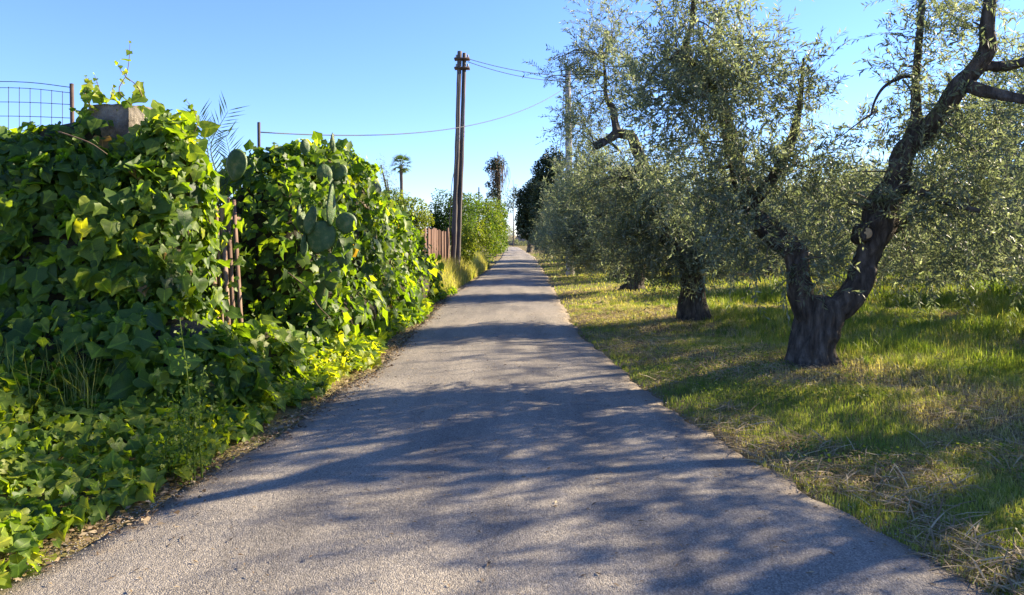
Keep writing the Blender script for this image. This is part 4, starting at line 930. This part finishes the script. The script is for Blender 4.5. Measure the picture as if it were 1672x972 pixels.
# cut straw lying on the right verge, and litter along the left edge
n = 42000; x, y = sample(n, 2.8, 15, 8); l, r = edges(y); pz = noise2(x, y, .8, 71) * .55 + noise2(x, y, 2.7, 72) * .45
ok = (pz < .52) & (x > r + .02); x, y = x[ok], y[ok]; n = len(x)
a = rng.uniform(0, 6.283, n); ax = np.column_stack([np.cos(a), np.sin(a), rng.normal(size=n) * .18])
V, Fc = scatter(np.array([(0, .018, 0), (.5, .02, .05), (1, .01, 0), (1, -.01, 0), (.5, -.02, .05), (0, -.018, 0)]), np.array([(0, 5, 4, 1), (1, 4, 3, 2)]), np.column_stack([x, y, ground_z(x, y) + .012 + .03 * rng.random(n)]), ax, np.tile([0, 0, 1.], (n, 1)) + rng.normal(size=(n, 3)) * .3, rng.uniform(.06, .22, n))
so = link('straw', mesh('cut_straw', V, Fc, M['straw'], np.repeat(rng.random(n), 2))); so['label'] = 'dry cut grass stalks lying on the verge under the olives'; so['category'] = 'straw'; so['kind'] = 'stuff'

n = 6000; y = 2.6 + 16 * rng.random(n) ** 1.3; l, _ = edges(y); x = l + rng.normal(size=n) * .10 - .03 + (noise2(y, y * 0, 1.5, 81) - .5) * .15
a = rng.uniform(0, 6.283, n); ax = np.column_stack([np.cos(a), np.sin(a), rng.normal(size=n) * .2])
V, Fc = scatter(OV_V, OV_F, np.column_stack([x, y, np.maximum(ground_z(x, y), .012) + .01 + .012 * rng.random(n)]), ax, np.tile([0, 0, 1.], (n, 1)) + rng.normal(size=(n, 3)) * .5, rng.uniform(.012, .05, n), rng.uniform(.3, 1.2, n))
so = link('leaf_litter', mesh('leaf_litter', V, Fc, M['litter'], rng.random(n))); so['label'] = 'brown dead leaves and crumbs along the left lane edge'; so['category'] = 'leaf litter'; so['kind'] = 'stuff'

# low broad-leaved weeds in the near right verge
n = 22000; x, y = sample(n, 3., 9, 5); l, r = edges(y); e = x - r
g = noise2(x, y, 1.4, 91); ok = (g > .52) & (e > .08) & (e < 1.5 + .5 * g); x, y = x[ok], y[ok]; n = len(x)
V, Fc = scatter(OV_V * np.array([1, 1.5, 1]), OV_F, np.column_stack([x, y, ground_z(x, y) + .02 + .06 * rng.random(n)]), unit(rng.normal(size=(n, 3)) * [1, 1, .3]), np.tile([.1, -.1, 1.], (n, 1)) + rng.normal(size=(n, 3)) * .4, rng.uniform(.014, .03, n))
so = link('verge_weeds', mesh('verge_weeds', V, Fc, M['weed'], rng.random(n))); so['label'] = 'bright low clover-like weeds on the sunlit near verge'; so['category'] = 'weeds'; so['kind'] = 'stuff'

# tall wild grass on the left: in front of the mound, and dry around the pole
n = 420; x = rng.uniform(-4.2, -3.0, n); y = 5.1 + rng.random(n) * .6
V, Fc, rr = blades(x, y, rng.uniform(.3, .8, n), rng.uniform(.005, .009, n), rng.uniform(.1, .8, n), rng.uniform(.2, .75, n), np.full(n, .1))
so = link('wild_grass', mesh('wild_grass', V, Fc, M['grass'], rr)); so['label'] = 'tall thin wild grass blades in front of the ivy mound'; so['category'] = 'grass'; so['kind'] = 'stuff'
n = 16000; y = rng.uniform(18.5, 36, n); l, _ = edges(y); x = l - .1 - rng.random(n) * (1.1 - .02 * (y - 18)); hh = rng.uniform(.25, .95, n) * np.clip((l - x) * 1.6 + .25, .2, 1)
V, Fc, rr = blades(x, y, hh, rng.uniform(.01, .02, n), rng.uniform(.1, .6, n), np.clip(rng.normal(size=n) * .2 + .66, .2, 1))
so = link('dry_grass', mesh('dry_grass', V, Fc, M['grass'], rr)); so['label'] = 'tall straw-coloured dry grass around the foot of the wooden pole'; so['category'] = 'grass'; so['kind'] = 'stuff'

# flowering stalk weed at the lane edge
ws = thing('weed_stalk', 'tall spindly weed with tiny leaves at the near lane edge', 'weed', (-2.25, 4.6, 0))
mb = MB(); ps = []
for px, py, yt in ((300, 800, 520), (283, 800, 640), (318, 795, 600), (270, 790, 690), (330, 780, 660)):
    d_ = 4.55; q = spline(np.array([P(px, py, d_), P(px + rng.normal() * 8, (py + yt) / 2, d_), P(px + rng.normal() * 10 + 5, yt, d_)]), 24)
    mb.add(*tube(q, np.linspace(.006, .002, 24), 5)); ps.append(q[4:])
link('stalk', mb.mesh('weed_stalk', M['weed'], True, ws), ws)
q = np.concatenate(ps); q = np.repeat(q, 7, 0); q = q + rng.normal(size=q.shape) * [.06, .06, .04]; n = len(q)
V, Fc = scatter(OV_V, OV_F, q, rand_unit(n), rand_unit(n), rng.uniform(.018, .045, n)); link('foliage', mesh('weed_foliage', V - np.array(ws.location), Fc, M['weed'], rng.random(n)), ws, kind='stuff')


n = 6500; y = 2.6 + 22 * rng.random(n) ** 1.5; l, r = edges(y); sd = rng.random(n) < .55
x = np.where(sd, l + np.abs(rng.normal(size=n)) * .13 - .05, r - rng.normal(size=n) * .16 - .02)
PB_V = np.array([(-.5, -.4, 0), (.5, -.45, 0), (.45, .5, 0), (-.45, .42, 0), (-.25, -.2, .5), (.28, -.22, .45), (.2, .25, .55), (-.22, .2, .48)])
PB_F = np.array([(4, 5, 6, 7), (0, 1, 5, 4), (1, 2, 6, 5), (2, 3, 7, 6), (3, 0, 4, 7)])
a = rng.uniform(0, 6.283, n)
V, Fc = scatter(PB_V, PB_F, np.column_stack([x, y, np.where(sd, .010, .012) + .006 * rng.random(n)]), np.column_stack([np.cos(a), np.sin(a), rng.normal(size=n) * .2]), np.tile([0, 0, 1.], (n, 1)), rng.uniform(.004, .010, n))
so = link('gravel', mesh('edge_gravel', V, Fc, M['gravel'], None)); so['label'] = 'fine crumbled gravel along both edges of the lane'; so['category'] = 'gravel'; so['kind'] = 'stuff'

n = 1300; y = 2.8 + 15 * rng.random(n) ** 1.4; l, r = edges(y); x = l + (r - l) * rng.beta(.7, .7, n)
a = rng.uniform(0, 6.283, n); ax = np.column_stack([np.cos(a), np.sin(a), rng.normal(size=n) * .15])
cr_ = (x - l) / (r - l); zr = .012 + .035 * (1 - (2 * cr_ - 1) ** 2) + (noise2(x, y, .8, 31) - .5) * .02
V, Fc = scatter(OV_V * np.array([1, .5, 1]), OV_F, np.column_stack([x, y, zr + .006]), ax, np.tile([0, 0, 1.], (n, 1)) + rng.normal(size=(n, 3)) * .25, rng.uniform(.012, .042, n))
so = link('fallen_leaves', mesh('fallen_leaves', V, Fc, M['litter'], rng.random(n))); so['label'] = 'scattered small dry olive leaves lying on the asphalt'; so['category'] = 'fallen leaves'; so['kind'] = 'stuff'
